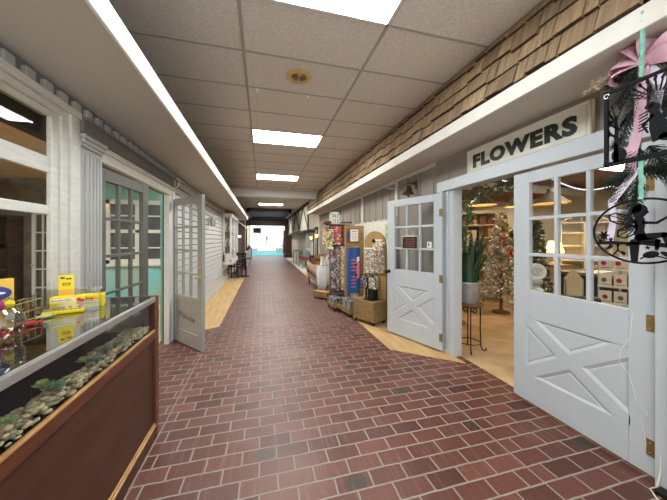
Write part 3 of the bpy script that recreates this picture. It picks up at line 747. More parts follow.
# ================================================================== CEILING THINGS
def troffer(x, y, label, m_='light', z=CZ, w=1.147, h=.6):
    t = thing('ceiling_light', label, 'ceiling light', (x, y, z - .006), 0, 'recessed fluorescent ceiling lights')
    b = MB(); f = .022
    for a in ((0, w, 0, f), (0, w, h - f, h), (0, f, 0, h), (w - f, w, 0, h)): b.box(a[0], a[1], a[2], a[3], -.008, .004)
    b.build('light_frame', 'white', t)
    b = MB(); b.box(f, w - f, f, h - f, -.004, .002); b.build('diffuser', m_, t)
    return t
TX = -.167
troffer(TX, 1.413, 'nearest fluorescent light panel, cut by the top edge of the photo', 'coollight')
troffer(TX, 4.413, 'fluorescent light panel just beyond the two ceiling hooks')
troffer(TX, 7.413, 'fluorescent light panel just before the white ceiling beam')
troffer(TX, 10.413, 'fluorescent light panel hidden just behind the white ceiling beam')
troffer(TX, 13.413, 'fluorescent light panel just beyond the white ceiling beam')
troffer(TX, 20.613, 'farthest fluorescent light panel beyond the dark brown coffer')
v = thing('ceiling_speaker', 'round brass coloured grille in the ceiling tiles', 'ceiling vent', (.375, 2.885, CZ - .002))
b = MB(); b.lathe([(.078, -.004), (.088, -.016), (.125, -.012), (.140, 0)], 32, caps=False); b.build('rim', 'brass', v, smooth=True)
b = MB(); b.lathe([(0, -.006), (.08, -.006), (.08, -.002)], 32)
for r in (.02, .035, .05, .065): b.lathe([(r - .004, -.006), (r, -.012), (r + .004, -.006)], 28, caps=False)
b.build('grille', 'oldbrass', v, smooth=True)
for x, s_ in ((-.06, 'left'), (.527, 'right')):
    t = thing('ceiling_hook', 'thin wire hanging from a white ceiling hook, the %s one of the pair' % s_, 'hook', (x, 3.235, CZ - .006), 0, 'wires hanging from the ceiling grid')
    b = MB(); b.box(-.014, .014, -.008, .008, -.03, 0, .003); b.tube([(0, 0, -.03), (.008, 0, -.04), (0, 0, -.05), (-.006, 0, -.04)], .003, 6); b.build('clip', 'white', t)
    b = MB(); b.tube([(0, 0, -.045), (.004, 0, -.25), (0, 0, -.47)], .002, 5); b.build('wire', 'alu', t)

# ================================================================== FLOWERS SIGN
sg = thing('shop_sign', 'long cream board lettered FLOWERS in dark green above the dutch doors', 'sign', M4=facing((2.312, 2.045, 2.345), (0, -1, 0), (0, 0, 1)))
W2, H2 = .612, .140
b = MB(); b.box(-W2, W2, -H2, H2, -.012, .012, .002); b.build('board', 'sign', sg)
b = MB()
for (w, h, d, f) in ((W2, H2, .022, .014), (W2 - .03, H2 - .03, .017, .010)):
    b.box(-w, w, h - f, h, .010, d, .003); b.box(-w, w, -h, -h + f, .010, d, .003); b.box(-w, -w + f, -h, h, .010, d, .003); b.box(w - f, w, -h, h, .010, d, .003)
b.build('moulding', 'sign', sg)
b = MB(); b.box(W2, W2 + .012, -H2, H2, -.012, .022, .002); b.build('end_strip', 'signedge', sg)
me = text_me('FLOWERS', .20, .003, .011, 0, 1.14)
xs = [v.co.x for v in me.vertices]; ys = [v.co.y for v in me.vertices]
cw, chh = max(xs) - min(xs), max(ys) - min(ys); ox, oy = (max(xs) + min(xs)) / 2, (max(ys) + min(ys)) / 2
b = MB(); b.mesh(me, None, Matrix.Translation((0, 0, .0145)) @ Matrix.Diagonal((1.05 / cw, .150 / chh, 1, 1)) @ Matrix.Translation((-ox, -oy, 0)))
b.build('lettering', 'darkgreen', sg)

# little lit sign in the open door
M_led = wm(dB) @ facing((.512, .0245, 1.397), (-1, 0, 0), (0, 0, 1))
ls = thing('display_sign', 'small grey framed message sign with orange lit lines in the open door glass', 'sign', M4=M_led)
b = MB(); w, h = .148, .098
for a in ((-w, w, h - .016, h), (-w, w, -h, -h + .016), (-w, -w + .016, -h, h), (w - .016, w, -h, h)): b.box(a[0], a[1], a[2], a[3], -.004, .014, .002)
b.build('sign_frame', 'alu', ls)
b = MB(); b.box(-w + .01, w - .01, -h + .01, h - .01, -.003, .004); b.build('screen', 'blackink', ls)
rr_ = random.Random(5)
for k in range(4):
    b = MB(); z = .052 - k * .034; x = -.09 + .025 * (k % 2)
    while x < .07:
        w_ = rr_.uniform(.018, .04)
        for q in range(3):
            xx = x + q * w_ / 3; b.box(xx, xx + w_ / 3 * .6, z - .005, z + .006 * (1 if q != 1 else .2), .004, .006)
        x += w_ + .012
    b.build('lit_line', 'led_orange', ls)
b = MB(); b.tube([(-.10, h, .004), (0, h + .10, .004), (.10, h, .004)], .0025, 6); b.build('hanging_cord', 'rope', ls)
nt_ = MB(); nt_.box(-.035, .035, -.04, .04, 0, .002, 0, 'paper'); nt_.box(-.02, .0, -.02, .02, .002, .0025, 0, 'greyish')
o = nt_.build('paper_notice', None); o.matrix_basis = wm(dB) @ facing((.20, .006, 1.37), (-1, 0, 0), (0, 0, 1)); tag(o, 'tiny white paper notice stuck in the open dutch door glass', 'notice')

# bell and white hook on the right wall
bl = thing('wall_bell', 'small antique bronze bell hung on the taupe wall above the open door', 'bell', (2.19, 3.80, 2.18))
b = MB(); b.lathe([(.092, -.01), (.098, 0), (.088, .012), (.068, .045), (.058, .085), (.040, .115), (.014, .128), (0, .13)], 24); b.build('bell_body', 'bronze', bl, smooth=True)
b = MB(); b.tube([(0, 0, .125), (0, .02, .16), (0, -.015, .185), (.0, 0, .21)], .010, 8); b.tube([(0, 0, .16), (.12, 0, .16)], .010, 8); b.box(.105, .125, -.04, .04, .08, .2, .004); b.build('bracket', 'bronze', bl)
b = MB(); b.tube([(0, 0, .09), (0, 0, -.02)], .004, 6); b.ball((0, 0, -.025), .014, 10, 6); b.build('clapper', 'black', bl)
hk = thing('plant_hook', 'white metal bracket hook on the white post left of the bell', 'hook', (2.285, 4.40, 2.37))
b = MB(); b.box(0, .012, -.02, .02, -.05, .05, .003); b.tube([(0, 0, 0), (-.06, .03, .005), (-.12, .06, .02), (-.135, .07, .045), (-.12, .062, .055)], .009, 8); b.build('hook_body', 'white', hk)
hk2 = thing('plant_hook', 'white metal hook on the grey cornice above the open grey door', 'hook', (-1.2365, 4.40, 2.285))
b = MB(); b.box(0, .010, -.016, .016, -.05, .06, .003); b.tube([(.005, 0, .05), (.05, -.005, .07), (.065, -.01, .0), (.045, -.01, -.055), (.0, 0, -.075)], .009, 8); b.build('hook_body', 'white', hk2)

# ================================================================== DISPLAY COUNTER
CX0, CX1, YA, YB = -1.235, -.765, .15, 2.325
dc = thing('display_counter', 'dark cherry wood display counter with a glass case top beside the shop window', 'counter', ((CX0 + CX1) / 2, (YA + YB) / 2, 0))
b = MB(); b.box(CX0, CX1 - .012, YA, YB - .01, .0, .745); b.build('base_cabinet', 'cherry', dc, True)
b = MB(); b.box(CX1 - .014, CX1 + .002, YA, YB, 0, .088, .003); b.box(CX0, CX1, YB - .012, YB + .002, 0, .088, .003); b.build('plinth', 'cherry', dc, True)
b = MB(); b.tube([(CX1 + .0, YA, .098), (CX1 + .0, YB - .03, .098)], .009, 8); b.tube([(CX1 - .006, YA, .115), (CX1 - .006, YB - .03, .115)], .006, 8); b.build('bead_moulding', 'goldwood', dc, True)
b = MB(); b.box(CX1 - .06, CX1 + .002, YA, YB, .738, .800, .004); b.build('rail', 'cherry_l', dc, True)
b = MB(); b.box(CX1 - .016, CX1 + .004, YA, YB - .03, .796, .808, .003); b.build('rail_edge', 'goldwood', dc, True)
b = MB(); b.box(CX1 - .045, CX1 + .006, YB - .058, YB, 0, 1.048, .004); b.box(CX0, CX0 + .05, YB - .045, YB, 0, 1.048, .004); b.build('corner_post', 'cherry_l', dc, True)
b = MB(); b.box(CX0, CX1, YB - .026, YB, 1.022, 1.050, .003); b.box(CX0, CX1, YB - .026, YB, .738, .80, .003); b.build('end_rail', 'cherry_l', dc, True)
b = MB(); b.box(CX1 - .022, CX1 + .004, YA, YB - .055, 1.012, 1.046, .003); b.build('top_rail', 'alu', dc, True)
b = MB(); b.box(CX1 - .012, CX1 - .007, YA, YB - .055, .80, 1.014); b.build('front_glass', 'caseglass', dc, True)
b = MB(); b.box(CX0 + .01, CX1 - .01, YB - .018, YB - .013, .80, 1.02); b.build('end_glass', 'caseglass', dc, True)
b = MB(); b.box(CX0 - .01, CX1 - .020, YA, YB - .026, 1.040, 1.048, .002); b.build('top_glass', 'topglass', dc, True)
b = MB(); b.box(CX0 + .005, CX1 - .016, YA, YB - .03, .745, .80); b.box(CX0 + .005, CX0 + .02, YA, YB - .03, .80, 1.03); b.build('velvet_lining', 'blackcloth', dc, True)
# river pebbles (nobody could count them)
rp = random.Random(11)
b = MB()
def pebtop(x, y):    # height of the heap: highest against the front glass
    lim = .155 + .035 * math.sin(y * 7.0) + .022 * math.sin(y * 17 + 1)
    dd = (CX1 - .02 - x)
    return max(0, 1 - (dd / lim) ** 2) if dd < lim else 0
cnt = 0
ico = bmesh.new(); bmesh.ops.create_icosphere(ico, subdivisions=1, radius=1); ico.verts.index_update()
IV = [v.co.copy() for v in ico.verts]; IF = [[v.index for v in f.verts] for f in ico.faces]; ico.free()
for _ in range(2100):
    y = rp.uniform(.75, 2.25); x = CX1 - .03 - rp.uniform(0, .19)
    t = pebtop(x, y)
    if t <= 0.02: continue
    r = rp.uniform(.007, .0135); z = .80 + r * .5 + rp.random() * t * .042
    Mp = Matrix.Translation((min(x, CX1 - .016 - r * 1.35), y, z)) @ Matrix.Rotation(rp.uniform(0, PI), 4, 'Z') @ Matrix.Rotation(rp.uniform(-.5, .5), 4, 'X') @ Matrix.Diagonal((r * 1.35, r, r * .68, 1))
    b.raw(IV, IF, None, Mp)
pb = b.build('river_pebbles', 'pebble', None, smooth=True, ang=80)
tag(pb, 'loose tan and white river pebbles heaped behind the front glass of the counter', 'pebbles', None, 'stuff')
# succulents
def rosette(name, label, x, y, z, r, m_, n=4, point=1.0, up=.5):
    t = MB(); rn = random.Random(int(y * 1000))
    for ring in range(n):
        k = 7 if ring < n - 1 else 4; f = 1 - ring / n
        for i in range(k):
            a = 2 * PI * (i + .5 * (ring % 2)) / k + rn.uniform(-.15, .15); el = (.25 + up * ring / n * 2.2)
            L = r * (f * .8 + .25); w = L * .34
            Rm = Matrix.Translation((x, y, z + ring * r * .12)) @ Matrix.Rotation(a, 4, 'Z') @ Matrix.Rotation(-el, 4, 'Y')
            pts = [(0, .35, .12), (.35, .8, .2), (.7, 1.0, .18), (.9, .6, .12), (1.0, .05, .03)]
            vs = []; 
            for (tx, tw, th) in pts:
                for q in range(6):
                    an = 2 * PI * q / 6; vs.append((tx * L, math.cos(an) * tw * w, math.sin(an) * th * w + tx * tx * L * .15))
            fs = [(p * 6 + q, p * 6 + (q + 1) % 6, p * 6 + 6 + (q + 1) % 6, p * 6 + 6 + q) for p in range(4) for q in range(6)]
            fs.append(tuple(24 + q for q in range(6)))
            t.raw(vs, fs, None, Rm)
    o = t.build(name, m_, None, smooth=True, ang=60)
    return tag(o, label, 'succulent', 'succulents among the pebbles')
SX = CX1 - .058
rosette('succulent', 'bright green succulent nearest the viewer among the counter pebbles', SX - .02, 1.185, .842, 0.0265, 'succ1', 4, 1, .4)
rosette('succulent', 'wide blue-green succulent rosette beside the tall yellow-green one', SX - .01, 1.375, .850, 0.0406, 'succ2')
rosette('succulent', 'yellow-green upright succulent just behind the wide blue-green rosette', SX - .055, 1.39, .862, 0.0343, 'succ3', 4, 1, .8)
rosette('succulent', 'pale lime succulent at the back of the pebbles mid counter', SX - .06, 1.66, .848, 0.0312, 'succ3')
rosette('succulent', 'grey-green spiky succulent mid counter beside the pale lime one', SX - .015, 1.665, .845, 0.0390, 'succ4', 3, 1, .3)
rosette('succulent', 'dark green succulent beyond the grey-green spiky one', SX - .03, 1.80, .845, 0.0343, 'succ2', 4, 1, .6)
rosette('succulent', 'small round green succulent third from the far end', SX - .005, 1.895, .842, 0.0257, 'succ2', 4, 1, .5)
rosette('succulent', 'green succulent next to the wooden end post of the counter', SX - .03, 2.12, .842, 0.0312, 'succ1', 4, 1, .7)
rosette('succulent', 'tiny succulent behind the last one at the counter end', SX - .08, 2.18, .838, 0.0234, 'succ4', 4, 1, .6)

# ---- things on the counter top (glass at z 1.048)
ZT = 1.0485
def carton(name, label, x, y, rz, w, d, h, m_, cat='box'):
    t = thing(name, label, cat, (x, y, ZT), rz)
    b = MB(); b.box(-w / 2, w / 2, -d / 2, d / 2, 0, h, .002); b.build('carton', m_, t)
    return t
t = carton('carton', 'low yellow carton with black print at the right of the counter items', -1.055, 2.06, R(18), .135, .085, .076, 'yellow')
b = MB(); rn = random.Random(2)
b.box(-.068, .03, -.0436, -.0428, .016, .070, 0, 'yellow2')
for k in range(3):
    x = -.05
    while x < .02: w = rn.uniform(.006, .014); b.box(x, x + w, -.0442, -.0434, .052 - k * .014, .059 - k * .014 - (.002 if k else 0), 0, 'blackink'); x += w + .004
b.build('print', None, t)
t = carton('carton', 'yellow carton with red fruit picture standing in the clear tray', -1.115, 1.955, R(22), .145, .055, .088, 'yellow')
b = MB()
for (x, z) in ((.052, .066), (.066, .058), (.050, .048), (.064, .040), (.055, .024), (.068, .020)): b.ball((x, -.0275, z), (.011, .002, .010), 10, 6, 'red')
b.box(-.066, .035, -.0284, -.0272, .060, .078, 0, 'paper'); b.box(-.062, -.005, -.0284, -.0272, .018, .034, 0, 'paper')
x = -.060
while x < -.01: b.box(x, x + .003, -.0288, -.0282, .020, .032, 0, 'blackink'); x += .0055
for k in range(9): b.box(-.064 + .010 * k, -.058 + .010 * k, -.0288, -.0282, .065, .073 - .002 * (k % 3), 0, 'blackink')
b.box(.008, .020, -.0288, -.0282, .022, .030, 0, 'blackink')
b.build('print', None, t)
t = thing('header_card', 'tall yellow display card standing up behind the fruit carton', 'card', (-1.165, 2.03, ZT), R(22))
b = MB(); b.box(-.035, .035, -.004, .004, 0, .205, .001); b.build('card', 'yellow2', t)
b = MB(); b.box(-.035, .035, -.0052, -.0042, .115, .205, 0, 'yellow'); b.box(-.026, -.006, -.0062, -.0050, .182, .192, 0, 'blackink'); b.box(.000, .024, -.0062, -.0050, .176, .184, 0, 'blackink'); b.box(-.016, .018, -.0062, -.0050, .140, .156, 0, 'blackink'); b.box(-.012, .014, -.0066, -.0060, .144, .152, 0, 'yellow2')
b.build('print', None, t)
t = thing('acrylic_tray', 'clear acrylic tray holding the yellow cartons on the glass counter', 'tray', (-1.135, 1.985, ZT), R(22))
b = MB()
for a in ((-.155, .155, -.105, -.102, 0, .06), (-.155, .155, .102, .105, 0, .115), (-.155, -.152, -.105, .105, 0, .10), (.152, .155, -.105, .105, 0, .10), (-.155, .155, -.105, .105, 0, .003)): b.box(*a)
b.build('tray_body', 'acrylic', t)
t = thing('display_packet', 'flat yellow packet with dark print lying before the fruit carton', 'packet', (-1.10, 1.90, ZT), R(20))
b = MB(); b.box(-.088, .088, -.028, .028, 0, .020, .004); b.build('packet', 'yellow', t)
b = MB(); rn = random.Random(9)
for k in range(9): b.box(-.078 + k * .0175, -.070 + k * .0175 + rn.random() * .004, -.020, .015 - rn.random() * .02, .0202, .0206, 0, rn.choice(['blackink', 'red', 'blackink']))
b.build('print', None, t)
# colourful carton at left with a blue oval
t = carton('carton', 'golden carton with a navy oval and fruit printed on it at the left edge', -1.20, 1.605, R(38), .125, .06, .235, 'yellow2')
b = MB(); b.ball((.0, -.035, .175), (.056, .0022, .033), 20, 10, 'navy'); b.ball((0, -.036, .175), (.040, .0022, .008), 16, 8, 'paper')
b.ball((.01, -.036, .118), (.030, .002, .024), 14, 8, 'magenta'); b.ball((.048, -.036, .122), (.018, .002, .018), 12, 6, 'yellow'); b.ball((-.03, -.036, .12), (.022, .002, .018), 12, 6, 'red')
for a in range(6): b.box(.02 + a * .008, .026 + a * .008, -.0368, -.0352, .138 + (a % 2) * .006, .146 + (a % 2) * .006, 0, 'ivy')
b.box(.035, .065, -.0365, -.0352, .05, .08, 0, 'paper')
b.build('print', None, t)
# fish bowl with wrapped sweets
t = thing('glass_bowl', 'round clear glass fishbowl of wrapped sweets at the left edge', 'bowl', (-1.06, 1.43, ZT), 0)
b = MB()
out = [(.045, .0), (.075, .012), (.098, .045), (.105, .085), (.098, .12), (.078, .148), (.070, .158), (.076, .165)]
inn = [(.073, .163), (.067, .157), (.075, .146), (.095, .119), (.102, .085), (.095, .047), (.073, .016), (.0, .006)]
b.lathe([(r * .82, z * .86) for r, z in out + inn], 32, caps=False); b.build('bowl', 'acrylic', t, smooth=True)
def sweet(x, y, z, rz, m_, label, group, L=.05):
    t = thing('wrapped_sweet', label, 'sweet', (x, y, z), rz, group)
    b = MB(); b.tube([(-L * .5, 0, 0), (-L * .3, 0, 0), (L * .3, 0, 0), (L * .5, 0, 0)], [.006, .0115, .0115, .006], 8); b.build('wrapper', m_, t, smooth=True)
    for sx in (-1, 1): b = MB(); b.tube([(sx * L * .48, 0, 0), (sx * L * .75, 0, 0)], [.003, .011], 6); b.build('twist', m_, t)
    return t
for k, (dx, dy, dz, a, m_) in enumerate(((0, -.02, .022, .3, 'red'), (.035, .01, .024, 1.2, 'red'), (-.04, .0, .026, 2.0, 'red'), (.0, .035, .025, .1, 'pink'), (.02, -.03, .045, 2.5, 'red'), (-.02, .02, .047, .9, 'red'))):
    sweet(-1.06 + dx * .7, 1.43 + dy * .7, ZT + dz * .95, a, m_, 'red wrapped sweet piled inside the glass fishbowl', 'sweets in the fishbowl', .034)
sweet(-1.112, 1.655, ZT + .0118, R(38), 'red', 'long red wrapped stick lying on the counter beside the fishbowl', None, .075)
t = sweet(-1.125, 1.80, ZT + .0118, R(50), 'succ3', 'pale yellow wrapped stick lying beyond the red one', None, .05)
# wire basket at the back edge
t = thing('wire_basket', 'gold wire basket along the back edge of the counter by the window', 'basket', (-1.205, 1.83, ZT), 0)
b = MB()
for z in (.004, .05, .10): b.tube([(-.035, -.15, z), (.03, -.15, z), (.03, .02, z), (-.035, .02, z)], .003, 6, closed=True)
for k in range(5):
    y = -.15 + .0425 * k
    for x in (-.035, .03): b.tube([(x, y, .004), (x, y, .10)], .0028, 5)
b.build('basket_body', 'wicker', t)
# ================================================================== RIGHT STALL
# picket fence against the right wall
fn_ = thing('picket_fence', 'cream picket fence standing against the right wall behind the craft displays', 'fence', (2.27, 4.45, 0))
for k in range(22):
    y = k * .098; b = MB()
    hgt = 1.86 + .012 * math.sin(k * 2.3)
    b.prism([(y, 0), (y + .086, 0), (y + .086, hgt - .05), (y + .066, hgt - .012), (y + .043, hgt), (y + .02, hgt - .012), (y, hgt - .05)], -.008, .008, None, Matrix(((0, 0, 1, 0), (1, 0, 0, 0), (0, 1, 0, 0), (0, 0, 0, 1))))
    b.build('picket', 'cream', fn_)
b = MB(); b.box(.008, .035, 0, 2.15, .4, .48); b.box(.008, .035, 0, 2.15, 1.4, 1.48); b.build('rail', 'cream', fn_)

def wheel(parent, x, y, r=.03, rz=0):
    b = MB(); Mw = Matrix.Translation((x, y, r)) @ Matrix.Rotation(rz, 4, 'Z') @ Matrix.Rotation(PI / 2, 4, 'X')
    b.lathe([(0, -.012), (r * .8, -.012), (r, -.008), (r, .008), (r * .8, .012), (0, .012)], 16, 0, 0, 'rubber', Mw)
    b.box(-.018, .018, -.016, .016, r * 1.2, r * 2.0, 0, 'black', Matrix.Translation((x, y, 0)))
    return b.build('caster', None, parent)

# cart with arched back board
ca = thing('display_cart', 'plywood box cart on black casters with a tall arched plank back board', 'cart', (1.79, 4.225, 0.006), R(23))
b = MB(); cw_, cl, z0, z1 = .335, .50, .062, .405
b.box(0, cw_, 0, cl, z0, z1 - .012, .003); b.build('crate_box', 'pine_wood_x', ca)
b = MB(); b.box(0, cw_, 0, cl, z1 - .012, z1, .004); b.build('crate_top', 'pine_wood_x', ca)
for (x, y) in ((.04, .04), (.04, cl - .04), (cw_ - .04, .04), (cw_ - .04, cl - .04)): wheel(ca, x, y)
bb = MB()
for k in range(4):
    y0 = -.01 + .135 * k; y1 = y0 + .132; c = .265; rad = .275
    P = [(y0, .41)] + [(y1, .41)]
    tops = []
    for q in range(7):
        y = y1 + (y0 - y1) * q / 6; h = 1.36 + math.sqrt(max(0, rad ** 2 - (y - c) ** 2)) * .92; tops.append((y, h))
    bb.prism(P + tops, .305, .325, None, Matrix(((0, 0, 1, 0), (1, 0, 0, 0), (0, 1, 0, 0), (0, 0, 0, 1))))
bb.build('back_board', 'pine_wood', ca)
b = MB(); b.tube([(.30, .24, 1.44), (.26, .24, 1.44)], .022, 10); b.ball((.255, .24, 1.44), .036, 12, 8); b.build('peg', 'black', ca)
pr_m = ['floral_print', 'garden_collage_print']
M['floral_print'] = patt('floral_print', [(206, 198, 178), (160, 118, 104), (130, 136, 110), (216, 208, 192), (150, 134, 116), (190, 176, 146), (110, 112, 100)], 44)
M['garden_collage_print'] = patt('garden_collage_print', [(120, 108, 104), (172, 110, 92), (110, 120, 104), (196, 184, 160), (104, 102, 116), (180, 150, 104), (90, 88, 80)], 42)
M['bw_print'] = patt('black_white_print', [(30, 30, 30), (170, 168, 162), (54, 54, 54), (130, 128, 122), (40, 40, 40)], 50)
M['red_pattern'] = patt('red_floral_cloth', [(170, 72, 70), (186, 104, 98), (206, 190, 178), (156, 58, 58), (176, 84, 80)], 26)
M['multi'] = patt('mixed_towel_print', [(70, 92, 110), (150, 92, 88), (206, 200, 188), (106, 126, 108), (176, 142, 96), (76, 72, 76)], 40)
M['orange_pattern'] = patt('orange_white_print', [(232, 226, 212), (196, 136, 96), (226, 220, 210), (180, 106, 88), (210, 186, 130), (136, 142, 106)], 40)
M['grey_pattern'] = patt('grey_red_print', [(92, 96, 104), (120, 124, 128), (150, 52, 60), (70, 74, 82), (176, 176, 172)], 20)
M['runner'] = patt('brown_floral_runner', [(166, 134, 104), (196, 170, 138), (130, 98, 72), (186, 152, 120), (150, 116, 88)], 16)
M['yellow_print'] = patt('yellow_bordered_print', [(206, 196, 150), (110, 120, 84), (226, 216, 180), (90, 90, 96), (190, 160, 80)], 26)
Mc = wm(ca)
def hung(name, label, cat, x, y, z0, z1, w, m_, th=.004, tabm='paper', M0=None, grp=None):
    """a flat sheet hanging in the local yz plane of M0, facing -x"""
    o = thing(name, label, cat, grp and None or (0, 0, 0), 0, grp, M4=(M0 or Matrix()) @ Matrix.Translation((x, y, (z0 + z1) / 2)))
    h = (z1 - z0) / 2; n = 8; vs = []; fs = []
    b = MB()
    for i in range(n + 1):
        t = i / n; yy = -w / 2 + w * t; wob = .004 * math.sin(t * 9 + z1 * 7)
        for (xx, zz) in ((wob, -h), (wob, h), (wob + th, h), (wob + th, -h)): vs.append((xx, yy, zz))
    for i in range(n):
        for q in range(4): fs.append((i * 4 + q, i * 4 + (q + 1) % 4, i * 4 + 4 + (q + 1) % 4, i * 4 + 4 + q))
    fs += [(0, 1, 2, 3), (n * 4 + 3, n * 4 + 2, n * 4 + 1, n * 4)]
    b.raw(vs, fs); b.build('sheet', m_, o)
    b = MB(); b.box(-.008, .010, -w / 2 - .005, w / 2 + .005, h - .012, h + .012, .003); b.build('hanger_bar', tabm, o)
    return o
hung('art_print', 'left bagged floral art print with a cream label on the arched cart board', 'print', .280, .375, .845, 1.30, .24, 'floral_print', M0=Mc)
hung('art_print', 'lower right colourful garden collage print on the arched cart board', 'print', .280, .135, .86, 1.40, .25, 'garden_collage_print', M0=Mc)
hung('art_print', 'bright flower print with white top at the top of the arched cart board', 'print', .262, .16, 1.27, 1.455, .23, 'orange_pattern', M0=Mc)
# card rack on the cart
rk = thing('card_rack', 'black metal card rack with two arched pockets of packs on the plywood cart', 'rack', M4=Mc @ Matrix.Translation((.15, .215, .4062)))
b = MB(); b.box(-.10, .10, -.13, .10, 0, .014, .003); b.build('base', 'black', rk)
b = MB(); b.box(-.012, .012, -.06, -.035, .01, .42); b.box(-.012, .012, .10, .118, .0, .42); b.box(-.05, .06, -.12, .02, .01, .20, .004); b.build('post', 'black', rk)
for k, (yy, mm_) in enumerate(((.13, 'bw_print'), (-.08, 'floral_print'))):
    b = MB()
    for sx in (-.05, .05):
        pts = [(sx, yy - .10, .19)] + [(sx, yy + .10 * math.cos(a), .33 + .11 * math.sin(a)) for a in [PI - PI * q / 8 for q in range(9)]] + [(sx, yy + .10, .19)]
        b.tube(pts, .006, 6, closed=True)
    for q in range(5): b.tube([(-.05, yy - .10 + .05 * q, .19), (.05, yy - .10 + .05 * q, .19)], .004, 5)
    b.build('pocket', 'black', rk)
    for q in range(3):
        o = MB(); o.box(-.035 + q * .026, -.025 + q * .026, yy - .088, yy + .088, .20, .39 + .01 * q, .002)
        c = o.build('stationery_pack', mm_, None); c.matrix_basis = wm(rk).copy()
        tag(c, ['black and white patterned pack in the left pocket of the cart rack', 'floral pack with white label in the right pocket of the cart rack'][k], 'pack', ['packs in the left rack pocket', 'packs in the right rack pocket'][k])
# slim black easel leg behind the open door
t = thing('easel', 'thin black folded easel leaning between the arched cart and the open door', 'easel', (2.05, 4.17, .006))
b = MB(); b.tube([(0, 0, 0), (.11, .03, .75), (.13, .04, 1.15)], .011, 6); b.tube([(.08, -.06, 0), (.14, .0, .6)], .009, 6); b.build('leg', 'black', t)
# landscape print on the fence
o = thing('art_print', 'green landscape print fixed to the picket fence beside the open door', 'print', (2.258, 4.62, 1.60))
b = MB(); b.box(-.006, .002, -.14, .14, -.16, .16); b.build('sheet', 'landscape', o)

# board stand with framed card
bd = thing('display_stand', 'light pine easel board with a framed notice behind the blue banner', 'stand', (1.66, 5.42, 0))
b = MB()
b.box(0, .42, 0, .028, 1.32, 1.76, .004); b.box(0, .055, 0, .028, 0, 1.33, .003); b.box(.31, .42, 0, .028, 0, 1.33, .003); b.box(.05, .32, 0, .024, 1.12, 1.20); b.box(.05, .32, 0, .024, .45, .55)
b.build('board', 'pine_wood', bd)
b = MB(); b.box(.03, .30, -.012, 0, 1.40, 1.70, .003); b.build('notice_frame', 'crate', bd)
b = MB(); b.box(.115, .29, -.016, -.010, 1.43, 1.68, 0, 'paper'); b.box(.145, .255, -.017, -.015, 1.63, 1.645, 0, 'red')
for k in range(5): b.box(.14, .265 - .02 * (k % 2), -.017, -.015, 1.595 - k * .03, 1.600 - k * .03, 0, 'greyish')
b.build('notice', None, bd)
b = MB(); b.ball((.068, -.012, 1.55), (.034, .004, .075), 14, 8); b.build('picture', 'navy', bd)
for k in range(3):
    b = MB(); b.tube([(.365, -.004, 1.60 - .055 * k), (.365, .002, 1.60 - .055 * k)], .012, 10); b.build('knob_hole', 'black', bd)
# small jars in the stand opening
b = MB(); b.box(.04, .33, -.06, .004, 1.195, 1.212); sh_ = b.build('shelf', 'pine_wood', bd)
for k in range(4):
    j = thing('spice_jar', 'small dark glass jar on the ledge under the framed notice', 'jar', (1.735 + .06 * k, 5.39, 1.2125), 0, 'jars on the pine stand ledge')
    b = MB(); b.lathe([(.024, 0), (.025, .05), (.018, .06), (.018, .068)], 12); b.build('jar_body', ['crate', 'greyish', 'darkwood', 'crate'][k], j, smooth=True)
    b = MB(); b.lathe([(.020, .0682), (.020, .088), (0, .088)], 12); b.build('lid', 'alu', j)
# blue banner
bn = thing('hanging_banner', 'blue cloth banner with a pink truck and rows of pink lettering', 'banner', M4=facing((1.815, 5.31, .83), (1, 0, 0), (0, 0, 1)))
b = MB(); n = 12; vs = []; fs = []
for i in range(n + 1):
    x = -.145 + .29 * i / n; zz = .008 * math.sin(i * .9)
    vs += [(x, -.47, zz), (x, .47, zz), (x, .47, zz - .006), (x, -.47, zz - .006)]
for i in range(n):
    for q in range(4): fs.append((i * 4 + q, i * 4 + (q + 1) % 4, i * 4 + 4 + (q + 1) % 4, i * 4 + 4 + q))
fs += [(0, 1, 2, 3), (n * 4 + 3, n * 4 + 2, n * 4 + 1, n * 4)]
b.raw(vs, fs); b.build('cloth', 'blue', bn)
b = MB(); rn = random.Random(4)
for k, y in enumerate((.22, .15, .08, .01, -.12, -.19, -.26, -.33)):
    for q in range(5): b.box(-.06 + q * .021, -.045 + q * .021, y - .016, y + .016 * (1 if q % 2 else .4), .009, .0115)
b.build('lettering', 'pink', bn)
b = MB(); b.box(.055, .125, -.16, .18, .009, .013, .003, 'pink'); b.box(.045, .075, .10, .17, .009, .0135, .003, 'pink'); b.ball((.05, -.09, .012), (.026, .026, .003), 12, 6, 'black'); b.ball((.05, .12, .012), (.026, .026, .003), 12, 6, 'black')
for q in range(4): b.ball((.085 + .012 * (q % 2), .20 + .022 * q, .012), (.028, .02, .003), 10, 6, 'paper')
b.build('truck_motif', None, bn)
b = MB(); b.tube([(-.155, .475, -.003), (.155, .475, -.003)], .010, 8); b.tube([(-.02, .475, -.003), (-.0, .50, .02), (.0, .52, .10)], .004, 6); b.build('hanging_rod', 'pine_wood', bn)

